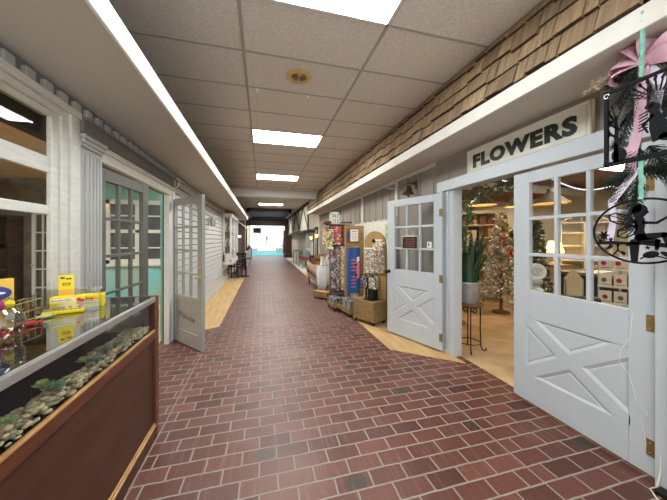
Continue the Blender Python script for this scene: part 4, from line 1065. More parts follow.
# display tower behind with hung textiles
tw = thing('display_tower', 'tall dark wood display post behind the hung towels with a white slatted top', 'stand', (1.50, 6.08, 0))
b = MB(); b.box(0, .50, .02, .06, .10, 1.80, .004); b.box(-.02, .55, -.06, .20, 0, .10, .004); b.build('post_board', 'crate', tw)
for z in (1.33, 1.80): b = MB(); b.box(-.12, .50, -.03, .022, z, z + .022, .004); b.build('arm', 'darkwood', tw)
b = MB(); b.box(0, .26, .02, .05, 1.82, 1.86); b.box(0, .26, .02, .05, 2.06, 2.11); b.box(0, .03, .02, .05, 1.80, 2.11); b.box(.215, .26, .02, .05, 1.80, 2.11)
for k in range(3): b.box(.05 + .055 * k, .075 + .055 * k, .025, .045, 1.86, 2.06)
b.box(0, .26, .02, .05, 1.945, 1.975)
b.build('white_lattice', 'white', tw)
FY = facing((0, 0, 0), (0, 1, 0), (-1, 0, 0))
def hangY(name, label, cat, xc, y, z0, z1, w, m_, grp=None, bar='darkwood'):
    return hung(name, label, cat, 0, 0, 0, z1 - z0, w, m_, .006, bar, Matrix.Translation((xc, y, z0)) @ Matrix.Rotation(PI / 2, 4, 'Z'), grp)
hangY('hanging_towel', 'red patterned towel hanging high under the white slatted top', 'towel', 1.645, 6.045, 1.35, 1.79, .24, 'red_pattern')
hangY('hanging_towel', 'dark grey and red printed towel, left of the lower row of towels', 'towel', 1.565, 6.03, .34, 1.31, .115, 'grey_pattern')
hangY('hanging_towel', 'multicoloured printed towel in the middle of the lower row of towels', 'towel', 1.685, 6.025, .30, 1.32, .11, 'multi')
hangY('hanging_towel', 'orange and white printed towel next to the blue banner', 'towel', 1.805, 6.02, .30, 1.33, .115, 'orange_pattern')
hangY('art_print', 'yellow bordered print hanging left of the red patterned towel', 'print', 1.47, 5.98, 1.24, 1.72, .175, 'yellow_print')
hangY('hanging_towel', 'narrow magenta and orange towel hanging left of the yellow bordered print', 'towel', 1.39, 6.10, 1.36, 1.83, .11, 'orange_pattern')
t = thing('shelf_tower', 'dark slatted box tower with a white panel on top beside the pine stand', 'stand', (1.84, 6.32, 0))
b = MB(); b.box(0, .24, 0, .22, 0, 1.74, .004); b.build('tower_body', 'darkwood', t)
b = MB(); b.box(-.01, .25, -.012, .23, 1.74, 1.86, .004); b.build('white_box', 'paper', t)
b = MB(); b.box(-.02, .26, -.02, .24, 1.86, 1.90, .004); b.build('lid', 'crate', t)
t = thing('wooden_bowl', 'round brown wooden bowl sitting on the arm left of the red towel', 'bowl', (1.44, 6.065, 1.8225))
b = MB(); b.lathe([(.03, 0), (.075, .02), (.095, .065), (.088, .067), (.068, .027), (0, .012)], 20); b.build('bowl', 'crate', t, smooth=True)

# dolly with packaged prints
dl = thing('print_dolly', 'low wooden dolly tray of packaged prints on casters beside the plywood cart', 'dolly', (1.50, 5.33, .0), R(9))
b = MB(); b.box(0, .44, -.50, .05, .062, .085); b.box(0, .44, -.50, -.485, .08, .185); b.box(0, .44, .035, .05, .08, .185); b.box(0, .015, -.50, .05, .08, .15); b.box(.425, .44, -.50, .05, .08, .185); b.build('tray', 'pine_wood_x', dl)
for (x, y) in ((.04, -.46), (.04, .0), (.40, -.46), (.40, .0)): wheel(dl, x, y)
def print_stack(dolly, x, y, w, d, n, label, grp, seed):
    for k in range(n):
        rj = random.Random(k + seed); b = MB(); b.box(0, w, 0, d - rj.uniform(0, .02), 0, .026, .002)
        c = b.build('packaged_print', 'bw_print', None)
        c.matrix_basis = wm(dolly) @ Matrix.Translation((x, y, .0855 + .0265 * k)) @ Matrix.Rotation(rj.uniform(-.012, .012), 4, 'Z')
        tag(c, label, 'print', grp)
print_stack(dl, .02, -.475, .195, .47, 8, 'black and white packaged print in the aisle-side stack on the dolly by the cart', 'packaged prints, aisle side of the near dolly', 0)
print_stack(dl, .225, -.475, .195, .47, 6, 'black and white packaged print in the wall-side stack on the dolly by the cart', 'packaged prints, wall side of the near dolly', 30)
d2 = thing('print_dolly', 'narrow farther wooden dolly of packaged prints below the lower edge of the towels', 'dolly', (1.40, 5.37, .0), R(4))
b = MB(); b.box(0, .22, 0, .44, .062, .085); b.box(0, .22, 0, .015, .08, .16); b.box(0, .22, .425, .44, .08, .16); b.box(0, .015, 0, .44, .08, .13); b.box(.205, .22, 0, .44, .08, .16); b.build('tray', 'pine_wood_x', d2)
for (x, y) in ((.04, .04), (.04, .40), (.18, .04), (.18, .40)): wheel(d2, x, y)
print_stack(d2, .02, .02, .18, .40, 6, 'black and white packaged print stacked on the narrow farther dolly', 'packaged prints on the farther dolly', 60)
# low gold box on runners
lb = thing('low_crate', 'long low golden wooden box on the brick floor before the white tablecloth', 'crate', (1.225, 6.73, 0), R(-52))
b = MB(); b.box(0, .46, 0, .20, .045, .175, .005); b.build('box_body', 'pine_wood_x', lb)
b = MB(); b.box(-.005, .465, -.005, .205, .172, .190, .004); b.build('lid', 'goldwood', lb)
for (x, y) in ((.05, .04), (.05, .16), (.41, .04), (.41, .16)): wheel(lb, x, y, .0225)
t = thing('flat_case', 'flat dark blue case lying behind the low golden box', 'case', (1.55, 5.98, 0), R(-6))
b = MB(); b.box(0, .36, -.14, .0, .0, .22, .008); b.build('case_body', 'pine_wood_x', t)
b = MB(); b.box(-.02, .38, -.15, .0, .2205, .265, .01); b.build('blue_top', 'navy2', t)

# table with white cloth
tb = thing('cloth_table', 'narrow display table along the right side beyond the hung towels', 'table', (1.46, 7.28, 0))
b = MB(); b.box(0, .66, 0, 1.65, .70, .735); b.build('tabletop', 'crate', tb)
for (x, y) in ((.03, .03), (.03, 1.60), (.62, .03), (.62, 1.60)):
    b = MB(); b.box(x - .02, x + .02, y - .02, y + .02, 0, .70); b.build('leg', 'black', tb)
def drape(x0, x1, y, ztop, zb, m_, name, label, cat, axis='x', amp=.014, ret=.25):
    n = 28; vs = []; fs = []; mb = MB()
    for i in range(n + 1):
        t = i / n; q = x0 + (x1 - x0) * t
        zbot = zb(t) if callable(zb) else zb
        f = amp * math.sin(t * 22) + amp * .5 * math.sin(t * 41 + 1)
        prof = [(-ret, ztop + .003), (-.002, ztop + .003), (.010, ztop - .006), (.014 + abs(f) * .4 + .004, (ztop + zbot) / 2), (.020 + abs(f), zbot)]
        for (o_, z) in prof: vs.append((q, y - o_, z) if axis == 'x' else (y - o_, q, z))
    m_n = 5
    for i in range(n):
        for k in range(m_n - 1): a = i * m_n + k; fs.append((a, a + 1, a + m_n + 1, a + m_n))
    mb.raw(vs, fs); o = mb.build(name, m_, None, smooth=True, ang=60)
    sm = o.modifiers.new('thick', 'SOLIDIFY'); sm.thickness = .004; sm.offset = 1
    return tag(o, label, cat)
drape(1.45, 2.12, 7.285, .736, lambda t: .03 if t < .28 else .03 + min(.20, (t - .28) * 2.2), 'clothwhite', 'tablecloth', 'white tablecloth hanging to the floor at the near end of the display table', 'tablecloth', ret=.5)
drape(7.27, 8.9, 1.465, .7415, lambda t: .22 + .05 * math.sin(t * 3), 'clothwhite', 'tablecloth', 'white cloth edge showing beneath the patterned runner on the table side', 'tablecloth', 'y', ret=.3)
drape(7.36, 8.95, 1.448, .747, lambda t: .36 + .06 * math.sin(t * 2.5), 'runner', 'table_runner', 'brown floral runner draped over the aisle side of the display table', 'runner', 'y', .010, ret=.32)
TZ = .751
def mug(x, y, z, label, grp=None, m_='paper', r=.042, h=.10):
    t = thing('mug', label, 'mug', (x, y, z), 0, grp)
    b = MB(); b.lathe([(r * .85, 0), (r, .01), (r, h), (r * .9, h), (r * .88, .012), (0, .012)], 18); b.build('cup', m_, t, smooth=True)
    b = MB(); b.tube([(r, 0, h * .8), (r + .03, 0, h * .72), (r + .034, 0, h * .4), (r, 0, h * .2)], .006, 6); b.build('handle', m_, t)
    return t
mug(1.615, 7.43, TZ, 'white mug standing alone on the table cloth', None, 'paper', .055, .13)
mug(1.615, 7.43, TZ + .131, 'white mug stacked on top of the lone white mug', None, 'paper', .052, .11)
t = thing('gift_box', 'white gift box with a magenta spot at the table end', 'box', (1.80, 7.42, TZ))
b = MB(); b.box(-.06, .06, -.05, .05, 0, .27, .003); b.build('carton', 'paper', t)
b = MB(); b.ball((.01, -.051, .20), (.04, .002, .035), 14, 8); b.build('print', 'magenta', t)
for k, (x, y, h) in enumerate(((1.70, 7.44, .16), (1.735, 7.50, .22), (1.90, 7.45, .24), (1.96, 7.50, .27))):
    t = thing('bottle', ['short cream bottle between mug and gift box', 'cream bottle behind the short one beside the gift box', 'white bottle right of the gift box', 'tallest white bottle at the right end of the table'][k], 'bottle', (x, y, TZ), 0, 'bottles on the cloth table')
    b = MB(); b.lathe([(.030, 0), (.032, .01), (.032, h * .68), (.012, h * .82), (.012, h * .93)], 14); b.build('bottle_body', 'paper' if k != 1 else 'cream', t, smooth=True)
    b = MB(); b.lathe([(.014, h * .9302), (.014, h), (0, h)], 12); b.build('cap', 'goldwood', t)
def slat_crate(x, y, z, rz, w, d, h, label, m_='crate'):
    t = thing('wooden_crate', label, 'crate', (x, y, z), rz)
    b = MB()
    for k in range(3):
        z0 = h * k / 3 + .006; z1 = h * (k + 1) / 3 - .006
        b.box(-w / 2, w / 2, -d / 2, -d / 2 + .01, z0, z1); b.box(-w / 2, w / 2, d / 2 - .01, d / 2, z0, z1); b.box(-w / 2, -w / 2 + .01, -d / 2, d / 2, z0, z1); b.box(w / 2 - .01, w / 2, -d / 2, d / 2, z0, z1)
    for sx in (-1, 1):
        for sy in (-1, 1): b.box(sx * (w / 2 - .022), sx * (w / 2 - .008), sy * (d / 2 - .022), sy * (d / 2 - .008), 0, h)
    b.box(-w / 2, w / 2, -d / 2, d / 2, 0, .012)
    b.build('crate_body', m_, t); return t
slat_crate(1.62, 7.85, TZ, R(8), .40, .34, .17, 'brown slatted crate on the middle of the cloth table')
slat_crate(1.66, 7.88, TZ + .171, R(-4), .34, .28, .12, 'golden slatted crate stacked on the brown crate', 'pine_wood')
slat_crate(1.60, 8.45, TZ, R(5), .30, .30, .22, 'dark brown crate at the far end of the cloth table', 'darkwood')
for k in range(5):
    t = thing('jam_jar', ['nearest small jar in front of the brown crate', 'second small jar in front of the brown crate', 'third small jar in front of the brown crate', 'jar in the golden crate at its left', 'jar in the golden crate at its right'][k], 'jar', ((1.47 + .06 * k, 7.585 - .0 * k, TZ) if k < 3 else (1.60 + .1 * (k - 3), 7.88, TZ + .1835)), 0, 'small jars on the cloth table')
    b = MB(); b.lathe([(.022, 0), (.025, .01), (.025, .06), (.020, .07)], 12); b.build('jar_body', ['red', 'goldwood', 'ivy', 'goldwood', 'red'][k], t, smooth=True)
    b = MB(); b.lathe([(.023, .0702), (.023, .085), (0, .085)], 12); b.build('lid', 'brass', t)
# ================================================================== FLOWER SHOP INTERIOR
S1('wall_flower_shop_back', 'wallcream', lambda b: (b.box(7.5, 7.6, -.8, 8.6, 0, 2.9), [b.box(7.488, 7.502, -.6 + .6 * k, -.592 + .6 * k, 0, 2.9) for k in range(15)]))
S1('wall_flower_shop_end', 'wallcream', lambda b: (b.box(2.42, 7.6, 8.5, 8.6, 0, 2.9), [b.box(2.7 + .6 * k, 2.708 + .6 * k, 8.488, 8.502, 0, 2.9) for k in range(8)]))
S1('wall_flower_shop_near', 'wallcream', lambda b: b.box(2.42, 7.6, -.9, -.8, 0, 2.9))
S1('wall_flower_shop_inner', 'wallcream', lambda b: b.box(2.42, 2.45, 3.17, 8.5, 0, 2.9))
S1('ceiling_flower_shop', 'ceilwood', lambda b: b.box(2.42, 7.6, -.9, 8.6, 2.62, 2.90))
S1('beam_flower_shop', 'white', lambda b: [b.box(2.45, 7.5, y, y + .09, 2.42, 2.56, .004) for y in (1.9, 4.28, 6.4)])
for (x, y, l) in ((3.4, 1.0, 'fluorescent panel on the flower shop ceiling nearest the closed dutch door'), (4.6, 2.7, 'fluorescent panel in the middle of the flower shop ceiling'), (3.2, 5.0, 'fluorescent panel on the flower shop ceiling behind the ivy'), (5.4, 6.9, 'fluorescent panel at the far end of the flower shop ceiling')):
    troffer(x, y, l, 'shoplight', 2.618, 1.2, .5)
# ceiling pendants
def pendant(x, y, z, r, label):
    t = thing('pendant_lamp', label, 'lamp', (x, y, z), 0, 'zinc pendant lamps in the flower shop')
    b = MB(); b.lathe([(r, 0), (r * 1.01, .01), (r * .35, .17), (r * .22, .20), (r * .2, .26), (0, .27)], 28, caps=False); b.lathe([(r * .98, .001), (r * .34, .163), (0, .168)], 28, 0, 0, None, None, False)
    b.build('lamp_shade', 'lampmetal', t, smooth=True)
    b = MB(); b.lathe([(r * .96, .004), (r * .33, .160), (0, .163)], 28, caps=False); b.build('shade_lining', 'lampin', t, smooth=True)
    b = MB(); b.ball((0, 0, .085), .042, 14, 10); b.build('bulb', 'warmbulb', t, smooth=True)
    b = MB(); b.tube([(0, 0, .26), (0, 0, 2.42 - z if abs(y - 4.32) < .06 else 2.62 - z)], .008, 6); b.build('cord', 'black', t)
pendant(4.07, 4.32, 2.12, .26, 'left zinc cone pendant seen through the open half of the flower shop doorway')
pendant(4.92, 4.32, 2.12, .26, 'second zinc cone pendant beside the edge of the closed dutch door')
pendant(4.98, 3.72, 2.11, .28, 'zinc cone pendant seen through the closed dutch door glass')
pendant(5.2, 6.2, 2.15, .26, 'zinc cone pendant farthest back in the flower shop')
# string lights
t = thing('string_lights', 'string of small white lights swagged below the flower shop ceiling', 'string lights', (2.6, 2.62, 2.3))
pts = []
for k in range(61):
    q = k / 60; pts.append(Vector((q * 4.8, .35 + .5 * q, .10 - .12 * abs(math.sin(q * PI * 3)))))
b = MB(); b.tube(pts, .004, 5); b.build('wire', 'greyish', t)
b = MB()
for k in range(0, 60):
    for q in (0, .5): p = pts[k].lerp(pts[k + 1], q); b.ball((p.x, p.y, p.z - .008), .007, 6, 4)
o = b.build('bulbs', 'fairybulb', t); o['kind'] = 'stuff'

# snake plant on the wire stand
st = thing('plant_stand', 'black wrought wire plant stand with a round wooden top inside the doorway', 'stand', (2.665, 3.05, .004))
b = MB(); b.lathe([(0, .595), (.165, .595), (.172, .605), (.172, .622), (.165, .630), (0, .630)], 32); b.build('top', 'crate', st, smooth=True)
for k in range(4):
    a = PI / 4 + k * PI / 2 + .2; b = MB(); c_, s_ = math.cos(a), math.sin(a)
    b.tube([(c_ * .135, s_ * .135, .595), (c_ * .13, s_ * .13, .3), (c_ * .14, s_ * .14, .06), (c_ * .16, s_ * .16, .012), (c_ * .19, s_ * .19, .010), (c_ * .205, s_ * .205, .028), (c_ * .195, s_ * .195, .042), (c_ * .185, s_ * .185, .034)], .0075, 8); b.build('leg', 'black', st, smooth=True)
for z in (.11, .585): b = MB(); b.tube([(.135 * math.cos(q * PI / 12), .135 * math.sin(q * PI / 12), z) for q in range(24)], .006, 6, closed=True); b.build('ring', 'black', st)
b = MB()
for k in range(4):
    a = PI / 4 + k * PI / 2 + .2 + PI / 4; c_, s_ = math.cos(a), math.sin(a)
    b.tube([(c_ * .10, s_ * .10, .585), (c_ * .11, s_ * .11, .53), (c_ * .07, s_ * .07, .50), (c_ * .02, s_ * .02, .53), (c_ * .05, s_ * .05, .56)], .006, 6)
b.build('scrollwork', 'black', st)
sp_ = thing('snake_plant', 'tall snake plant in a whitewashed ribbed tin pot on the wire stand', 'plant', (2.665, 3.05, .6345))
b = MB()
vs = []; fs = []; seg = 40; prof = [(.108, 0), (.112, .004), (.140, .262), (.148, .268), (.146, .280), (.136, .278), (.130, .25), (.128, .24)]
for i in range(seg):
    for j, (r, z) in enumerate(prof):
        a = 2 * PI * i / seg + z * 1.5; rr = r * (1 + (.018 if (i % 2) and 0 < j < 3 else 0)); vs.append((rr * math.cos(a), rr * math.sin(a), z))
n = len(prof)
for i in range(seg):
    j = (i + 1) % seg
    for k in range(n - 1): fs.append((i * n + k, j * n + k, j * n + k + 1, i * n + k + 1))
fs.append([i * n for i in range(seg)][::-1])
b.raw(vs, fs); b.build('pot', 'galv', sp_, smooth=True, ang=50)
b = MB(); b.lathe([(0, .252), (.129, .252), (.129, .240)], 24); b.build('soil', 'terracotta', sp_)
rn = random.Random(8)
for k in range(26):
    a = k * 2.4; r0 = .012 + .095 * math.sqrt(k / 26); lean = rn.uniform(.10, .36) * (r0 / .09); L = rn.uniform(.52, .74) - .18 * (r0 / .1) * rn.random(); tw = rn.uniform(-.9, .9); w0 = rn.uniform(.026, .038)
    vs = []; fs = []; ns = 9
    for i in range(ns + 1):
        q = i / ns; wd = w0 * (1 - q ** 2.6) * (.72 + .5 * math.sin(min(1, q * 1.6) * PI / 2)) + .001
        ang = a + PI / 2 + tw * q; cx_ = math.cos(a) * (r0 + lean * q * q * L * 1.4); cy_ = math.sin(a) * (r0 + lean * q * q * L * 1.4); z = .245 + q * L
        ux, uy = math.cos(ang), math.sin(ang); px_, py_ = -uy, ux
        for (e, f) in ((-1, .004), (0, -.006), (1, .004), (1, .008), (0, -.001), (-1, .008)):
            vs.append((cx_ + ux * wd * e + px_ * f, cy_ + uy * wd * e + py_ * f, z))
    for i in range(ns):
        for q in range(6): fs.append((i * 6 + q, i * 6 + (q + 1) % 6, i * 6 + 6 + (q + 1) % 6, i * 6 + 6 + q))
    fs += [tuple(range(6)), tuple(ns * 6 + q for q in range(6))]
    b = MB(); b.raw(vs, fs); b.build('leaf', 'leaf', sp_, smooth=True, ang=50)

# ivy round the inside of the doorway
iv = thing('ivy_garland', 'green ivy garland trailing round the inner top left corner of the flower shop doorway', 'garland', (2.50, 2.88, 2.0))
path = [(2.50, 2.93, 1.35), (2.50, 2.90, 1.65), (2.49, 2.88, 1.95), (2.49, 2.80, 2.08), (2.49, 2.5, 2.05), (2.49, 2.25, 2.08), (2.49, 1.95, 2.12), (2.49, 1.5, 2.14)]
b = MB(); b.tube(path, .009, 6); b.build('vine', 'crate', iv, True)
b = MB(); rn = random.Random(21)
for i in range(len(path) - 1):
    p, q = Vector(path[i]), Vector(path[i + 1]); L = (q - p).length
    for _ in range(int(L * 230)):
        c = p.lerp(q, rn.random()); c += Vector((rn.uniform(-.05, .05), rn.uniform(-.06, .05), rn.uniform(-.09, .05)))
        leaf(b, c, rn.uniform(.035, .07), None, rn)
b.build('leaves', 'ivy', iv, True)

# dressed trees
def tree(name, label, x, y, h, r, m_, seed, z0=.004, base=True, col=None):
    rn = random.Random(seed)
    t = thing(name, label, 'tree', (x, y, z0))
    b = MB(); b.tube([(0, 0, .0), (0, 0, h * .95)], [.03, .008], 8)
    b.lathe([(.16, 0), (.16, .03), (.05, .06), (.03, .10)], 16); b.build('trunk', 'crate', t)
    b = MB()
    for _ in range(int(1500 * r / .35)):
        q = rn.random() ** .8; z = h * (.14 + .86 * q); R_ = r * (1 - q * .86) * (.55 + .45 * rn.random()); a = rn.uniform(0, 2 * PI)
        leaf(b, Vector((math.cos(a) * R_, math.sin(a) * R_, z)), rn.uniform(.05, .10), None, rn)
    b.build('foliage', m_, t)
    return t
def bauble(x, y, z, r, m_, label, grp):
    t = thing('bauble', label, 'ornament', (x, y, z), 0, grp)
    b = MB(); b.ball((0, 0, 0), r, 12, 8); b.build('ball', m_, t, smooth=True)
    b = MB(); b.lathe([(r * .22, r * .95), (r * .22, r * 1.15), (0, r * 1.15)], 8); b.build('cap', 'brass', t)
def deck(x, y, h, r, n, seed, name):
    rn = random.Random(seed)
    for k in range(n):
        q = .12 + .75 * k / n; a = 2.2 + PI + rn.uniform(-1.3, 1.3); R_ = r * (1 - q * .86) * .98
        m_ = ['silver', 'gold'][k % 2]
        bauble(x + math.cos(a) * R_, y + math.sin(a) * R_, h * (.14 + .86 * q), rn.uniform(.022, .036), m_, ['silver', 'champagne gold'][k % 2] + ' bauble hung on the ' + name, ['silver', 'gold'][k % 2] + ' baubles on the ' + name)
tree('flocked_tree', 'frosted white and cream tree in the flower shop seen through the open doorway', 4.62, 4.42, 1.95, .42, 'flock', 31)
deck(4.62, 4.42, 1.95, .42, 40, 5, 'frosted tree by the doorway')
tree('flocked_tree', 'olive and silver dressed tree behind the left panes of the closed dutch door', 4.25, 3.42, 1.75, .27, 'olive', 32)
deck(4.25, 3.42, 1.75, .27, 34, 6, 'tree behind the dutch door panes')
tree('flocked_tree', 'slim pale flocked tree standing just behind the snake plant', 3.30, 4.10, 2.05, .26, 'flock', 33)
tree('flocked_tree', 'bushy olive tree at the back of the flower shop', 6.4, 5.9, 1.7, .45, 'olive', 34)

# beige wall cabinet with goods
cb = thing('shop_cabinet', 'tall beige open cabinet of craft goods at the back of the flower shop', 'cabinet', (5.02, 5.42, .004), R(-42))
Mcb = wm(cb)
b = MB(); b.box(-.52, .52, .30, .33, 0, 2.08); b.box(-.55, -.51, 0, .33, 0, 2.10); b.box(.51, .55, 0, .33, 0, 2.10); b.box(-.58, .58, -.03, .35, 2.08, 2.15, .005); b.build('carcass', 'beige', cb)
LV = ((.30, 'lowest'), (.72, 'second'), (1.12, 'third'), (1.50, 'fourth'), (1.80, 'top')); od = ['first', 'second', 'third', 'fourth', 'fifth', 'sixth']
for z, _ in LV: b = MB(); b.box(-.51, .51, .02, .30, z, z + .025); b.build('shelf', 'beige', cb)
names = ['wicker_basket', 'storage_tin', 'craft_doll', 'wooden_block']; rn = random.Random(14)
for z, ln_ in LV:
    for k in range(6):
        x = -.43 + .172 * k; kd = rn.choice(names); m_ = rn.choice(['crate', 'ivy', 'red', 'olive', 'flock', 'greyish', 'goldwood', 'pine_wood', 'oldbrass', 'crate'])
        lab = '%s from the left on the %s shelf of the beige cabinet' % (od[k], ln_)
        b = MB(); hh = rn.uniform(.14, .25)
        if kd == 'wicker_basket': b.lathe([(.055, 0), (.07, .03), (.075, .12), (.08, .13), (.07, .12), (.06, .02), (0, .015)], 14); b.tube([(-.072, 0, .12), (-.05, 0, .19), (0, 0, .22), (.05, 0, .19), (.072, 0, .12)], .006, 6); nm = 'wicker basket, '
        elif kd == 'storage_tin': b.lathe([(.06, 0), (.064, .005), (.064, hh * .8), (.067, hh * .8), (.067, hh), (0, hh)], 16); nm = 'round tin, '
        elif kd == 'craft_doll': b.lathe([(.07, 0), (.06, .06), (.028, .14), (.02, .15), (.036, .17), (.04, .195), (.03, .225), (0, .235)], 14); nm = 'craft doll, '
        else: b.box(-.07, .07, -.05, .05, 0, hh, .006); b.box(-.05, .05, -.056, -.049, hh * .3, hh * .7); nm = 'painted block, '
        o = b.build(kd, m_, None, smooth=(kd != 'wooden_block')); o.matrix_basis = Mcb @ Matrix.Translation((x, .15, z + .0255))
        tag(o, nm + lab, kd.split('_')[-1], 'goods on the beige cabinet')
# dark framed mirror/door
t = thing('picture_frame', 'dark framed panel leaning at the back of the flower shop left of the cabinet', 'frame', (4.45, 5.25, .004), R(-42))
b = MB(); b.box(-.30, -.25, -.03, 0, 0, 1.75); b.box(.25, .30, -.03, 0, 0, 1.75); b.box(-.30, .30, -.03, 0, 1.68, 1.75); b.box(-.30, .30, -.03, 0, 0, .08); b.build('frame', 'black', t)
b = MB(); b.box(-.26, .26, -.02, -.01, .06, 1.70); b.build('panel', 'beige', t)
# white table with tote, baskets, crate
tbw = thing('side_table', 'small white table beside the frosted tree in the flower shop', 'table', (3.80, 4.82, .004), R(10))
b = MB(); b.box(-.35, .35, -.25, .25, .66, .70, .006); b.build('tabletop', 'white', tbw)
for sx in (-1, 1):
    for sy in (-1, 1): b = MB(); b.box(sx * .30 - .022, sx * .30 + .022, sy * .2 - .022, sy * .2 + .022, 0, .66); b.build('leg', 'white', tbw)
t = thing('punched_board', 'tan board punched with rows of square holes leaning on the small white table', 'board', (3.98, 4.70, .705), R(-30))
b = MB(); Mt = Matrix.Rotation(R(-12), 4, 'X') @ Matrix.Rotation(R(14), 4, 'Y')
for r_ in range(6): b.box(-.16, .16, -.008, .008, r_ * .075, r_ * .075 + .035, 0, None, Mt)
for c_ in range(6): b.box(-.16 + c_ * .059, -.135 + c_ * .059, -.0075, .0075, 0, .41, 0, None, Mt)
b.build('board', 'beige', t)
for k, (x, y, m_) in enumerate(((3.62, 4.78, 'crate'), (4.00, 4.95, 'goldwood'), (3.76, 4.96, 'flock'))):
    t = thing('wicker_basket', ['brown basket on the left of the small white table', 'golden basket on the right of the small white table', 'pale basket at the back of the small white table'][k], 'basket', (x, y, .7045))
    b = MB(); b.lathe([(.07, 0), (.095, .03), (.10, .14), (.106, .15), (.096, .14), (.08, .02), (0, .015)], 18); b.build('basket_body', m_, t, smooth=True)
    b = MB(); b.tube([(-.098, 0, .14), (-.07, 0, .24), (0, 0, .28), (.07, 0, .24), (.098, 0, .14)], .007, 6); b.build('handle', m_, t)
for k, (x, y, z) in enumerate(((4.50, 4.26, 1.50), (4.58, 4.17, 1.25), (4.44, 5.215, 1.66))):
    t = thing('red_bow', ['upper red ribbon bow near the frosted tree', 'lower red ribbon bow near the frosted tree', 'red ribbon bow by the dark framed panel'][k], 'bow', (x, y, z))
    b = MB()
    for s_ in (-1, 1):
        b.ribbon([(0, 0, 0), (s_ * .04, 0, .03), (s_ * .075, .0, .015), (s_ * .07, 0, -.02), (s_ * .03, 0, -.012), (0, 0, 0)], .035, (0, 1, 0), .003); b.ribbon([(0, 0, 0), (s_ * .03, 0, -.06), (s_ * .045, 0, -.13)], .03, (.0, 1, .0), .003)
    b.build('loops', 'red', t)
    b = MB(); b.ball((0, 0, 0), .016, 10, 6); b.build('knot', 'red', t)
# sales counter seen through the closed door
sc_ = thing('sales_counter', 'dark charcoal sales counter behind the closed dutch door glass', 'counter', (5.15, 3.06, .004), R(8))
b = MB(); b.box(-.50, .52, -.28, .30, 0, .92); b.build('counter_body', 'greyish', sc_)
b = MB(); b.box(-.54, .56, -.32, .33, .92, .965, .006); b.build('counter_top', 'lampmetal', sc_)
b = MB(); b.box(-.40, -.05, -.286, -.279, .45, .8); b.build('niche', 'black', sc_)
for k in range(3):
    o = MB(); o.box(-.15, .15, -.10, .10, 0, .006 + .003 * k, .001); c = o.build('paper_stack', 'paper', None)
    c.location = (4.83 + .3 * k, 2.99 + .06 * k, .971); c.rotation_euler = (0, 0, .3 * k)
    tag(c, ['left sheaf of papers on the charcoal counter', 'middle sheaf of papers on the charcoal counter', 'right sheaf of papers on the charcoal counter'][k], 'papers', 'papers on the sales counter')
t = thing('red_tray', 'red patterned tray on the charcoal sales counter', 'tray', (5.42, 3.24, .9695), .2)
b = MB(); b.box(-.14, .14, -.09, .09, 0, .07, .01); b.build('tray_body', 'red_pattern', t)
# white hutch
ht = thing('hutch', 'white open hutch with arched scroll top behind the sales counter', 'cabinet', (6.02, 3.88, .004), R(-45))
b = MB(); b.box(-.36, .36, .12, .14, 0, 1.80)
for x in (-.36, 0, .36): b.box(x - .018, x + .018, -.12, .14, 0, 1.80)
for z in (.0, .55, 1.05, 1.33, 1.58, 1.78): b.box(-.36, .36, -.12, .14, z, z + .025)
b.build('carcass', 'white', ht)
b = MB(); b.tube([(-.36 + .072 * q, -.1, 1.80 + .16 * math.sin(PI * q / 10)) for q in range(11)], .014, 8)
for q in range(1, 5): b.tube([(-.36 + .144 * q, -.1, 1.80), (-.36 + .144 * q + .03, -.1, 1.85), (-.36 + .144 * q, -.1, 1.80 + .16 * math.sin(PI * q / 5))], .008, 6)
b.build('scroll_top', 'white', ht)
# lit table lamp
tl = thing('table_lamp', 'glowing yellow shaded table lamp beside the white hutch', 'lamp', (5.42, 3.98, 1.0))
b = MB(); b.lathe([(.08, 0), (.08, .015), (.02, .04), (.03, .10), (.015, .20), (.012, .26)], 18); b.build('base', 'brass', tl, smooth=True)
b = MB(); b.lathe([(.15, .22), (.09, .44)], 24, caps=False); b.build('lamp_shade', 'lampshade', tl, smooth=True)
t = thing('pedestal_cabinet', 'slim beige cabinet under the glowing table lamp', 'cabinet', (5.42, 3.98, .004))
b = MB(); b.box(-.18, .18, -.18, .18, 0, .965, .005); b.build('body', 'beige', t)
b = MB(); b.box(-.20, .20, -.20, .20, .965, .995, .004); b.build('top', 'pine_wood', t)
# gift card rack
gr = thing('card_spinner', 'wire rack of gift cards behind the lower right pane of the closed dutch door', 'rack', (4.48, 2.47, .004), R(-60))
b = MB(); b.lathe([(.18, 0), (.18, .02), (.02, .05), (.015, .6), (.015, 1.3)], 16); b.build('post', 'white', gr)
b = MB()
for z in (.62, .84, 1.06): b.box(-.21, .21, -.09, -.06, z, z + .012); b.box(-.21, .21, -.02, .02, z, z + .012)
for x in (-.20, .20): b.box(x - .006, x + .006, -.09, .02, .60, 1.30)
b.build('pockets', 'white', gr)
rn = random.Random(44)
for r_, z in enumerate((.632, .852, 1.072)):
    for c_ in range(3):
        t = thing('gift_card', '%s white gift card with red print on the %s tier of the wire rack' % (['left', 'middle', 'right'][c_], ['bottom', 'middle', 'top'][r_]), 'card', M4=wm(gr) @ Matrix.Translation((-.135 + .135 * c_, -.074, z + .0005)), group='gift cards on the wire rack')
        b = MB(); b.box(-.058, .058, -.004, .004, 0, .165, .001); b.build('card', 'paper', t)
        b = MB(); b.ball((rn.uniform(-.02, .02), -.0045, .085), (.028, .0012, .03), 10, 6, ['red', 'oldbrass', 'magenta'][(r_ + c_) % 3]); b.box(-.04, .04, -.0048, -.004, .025, .032, 0, 'greyish'); b.build('print', None, t)
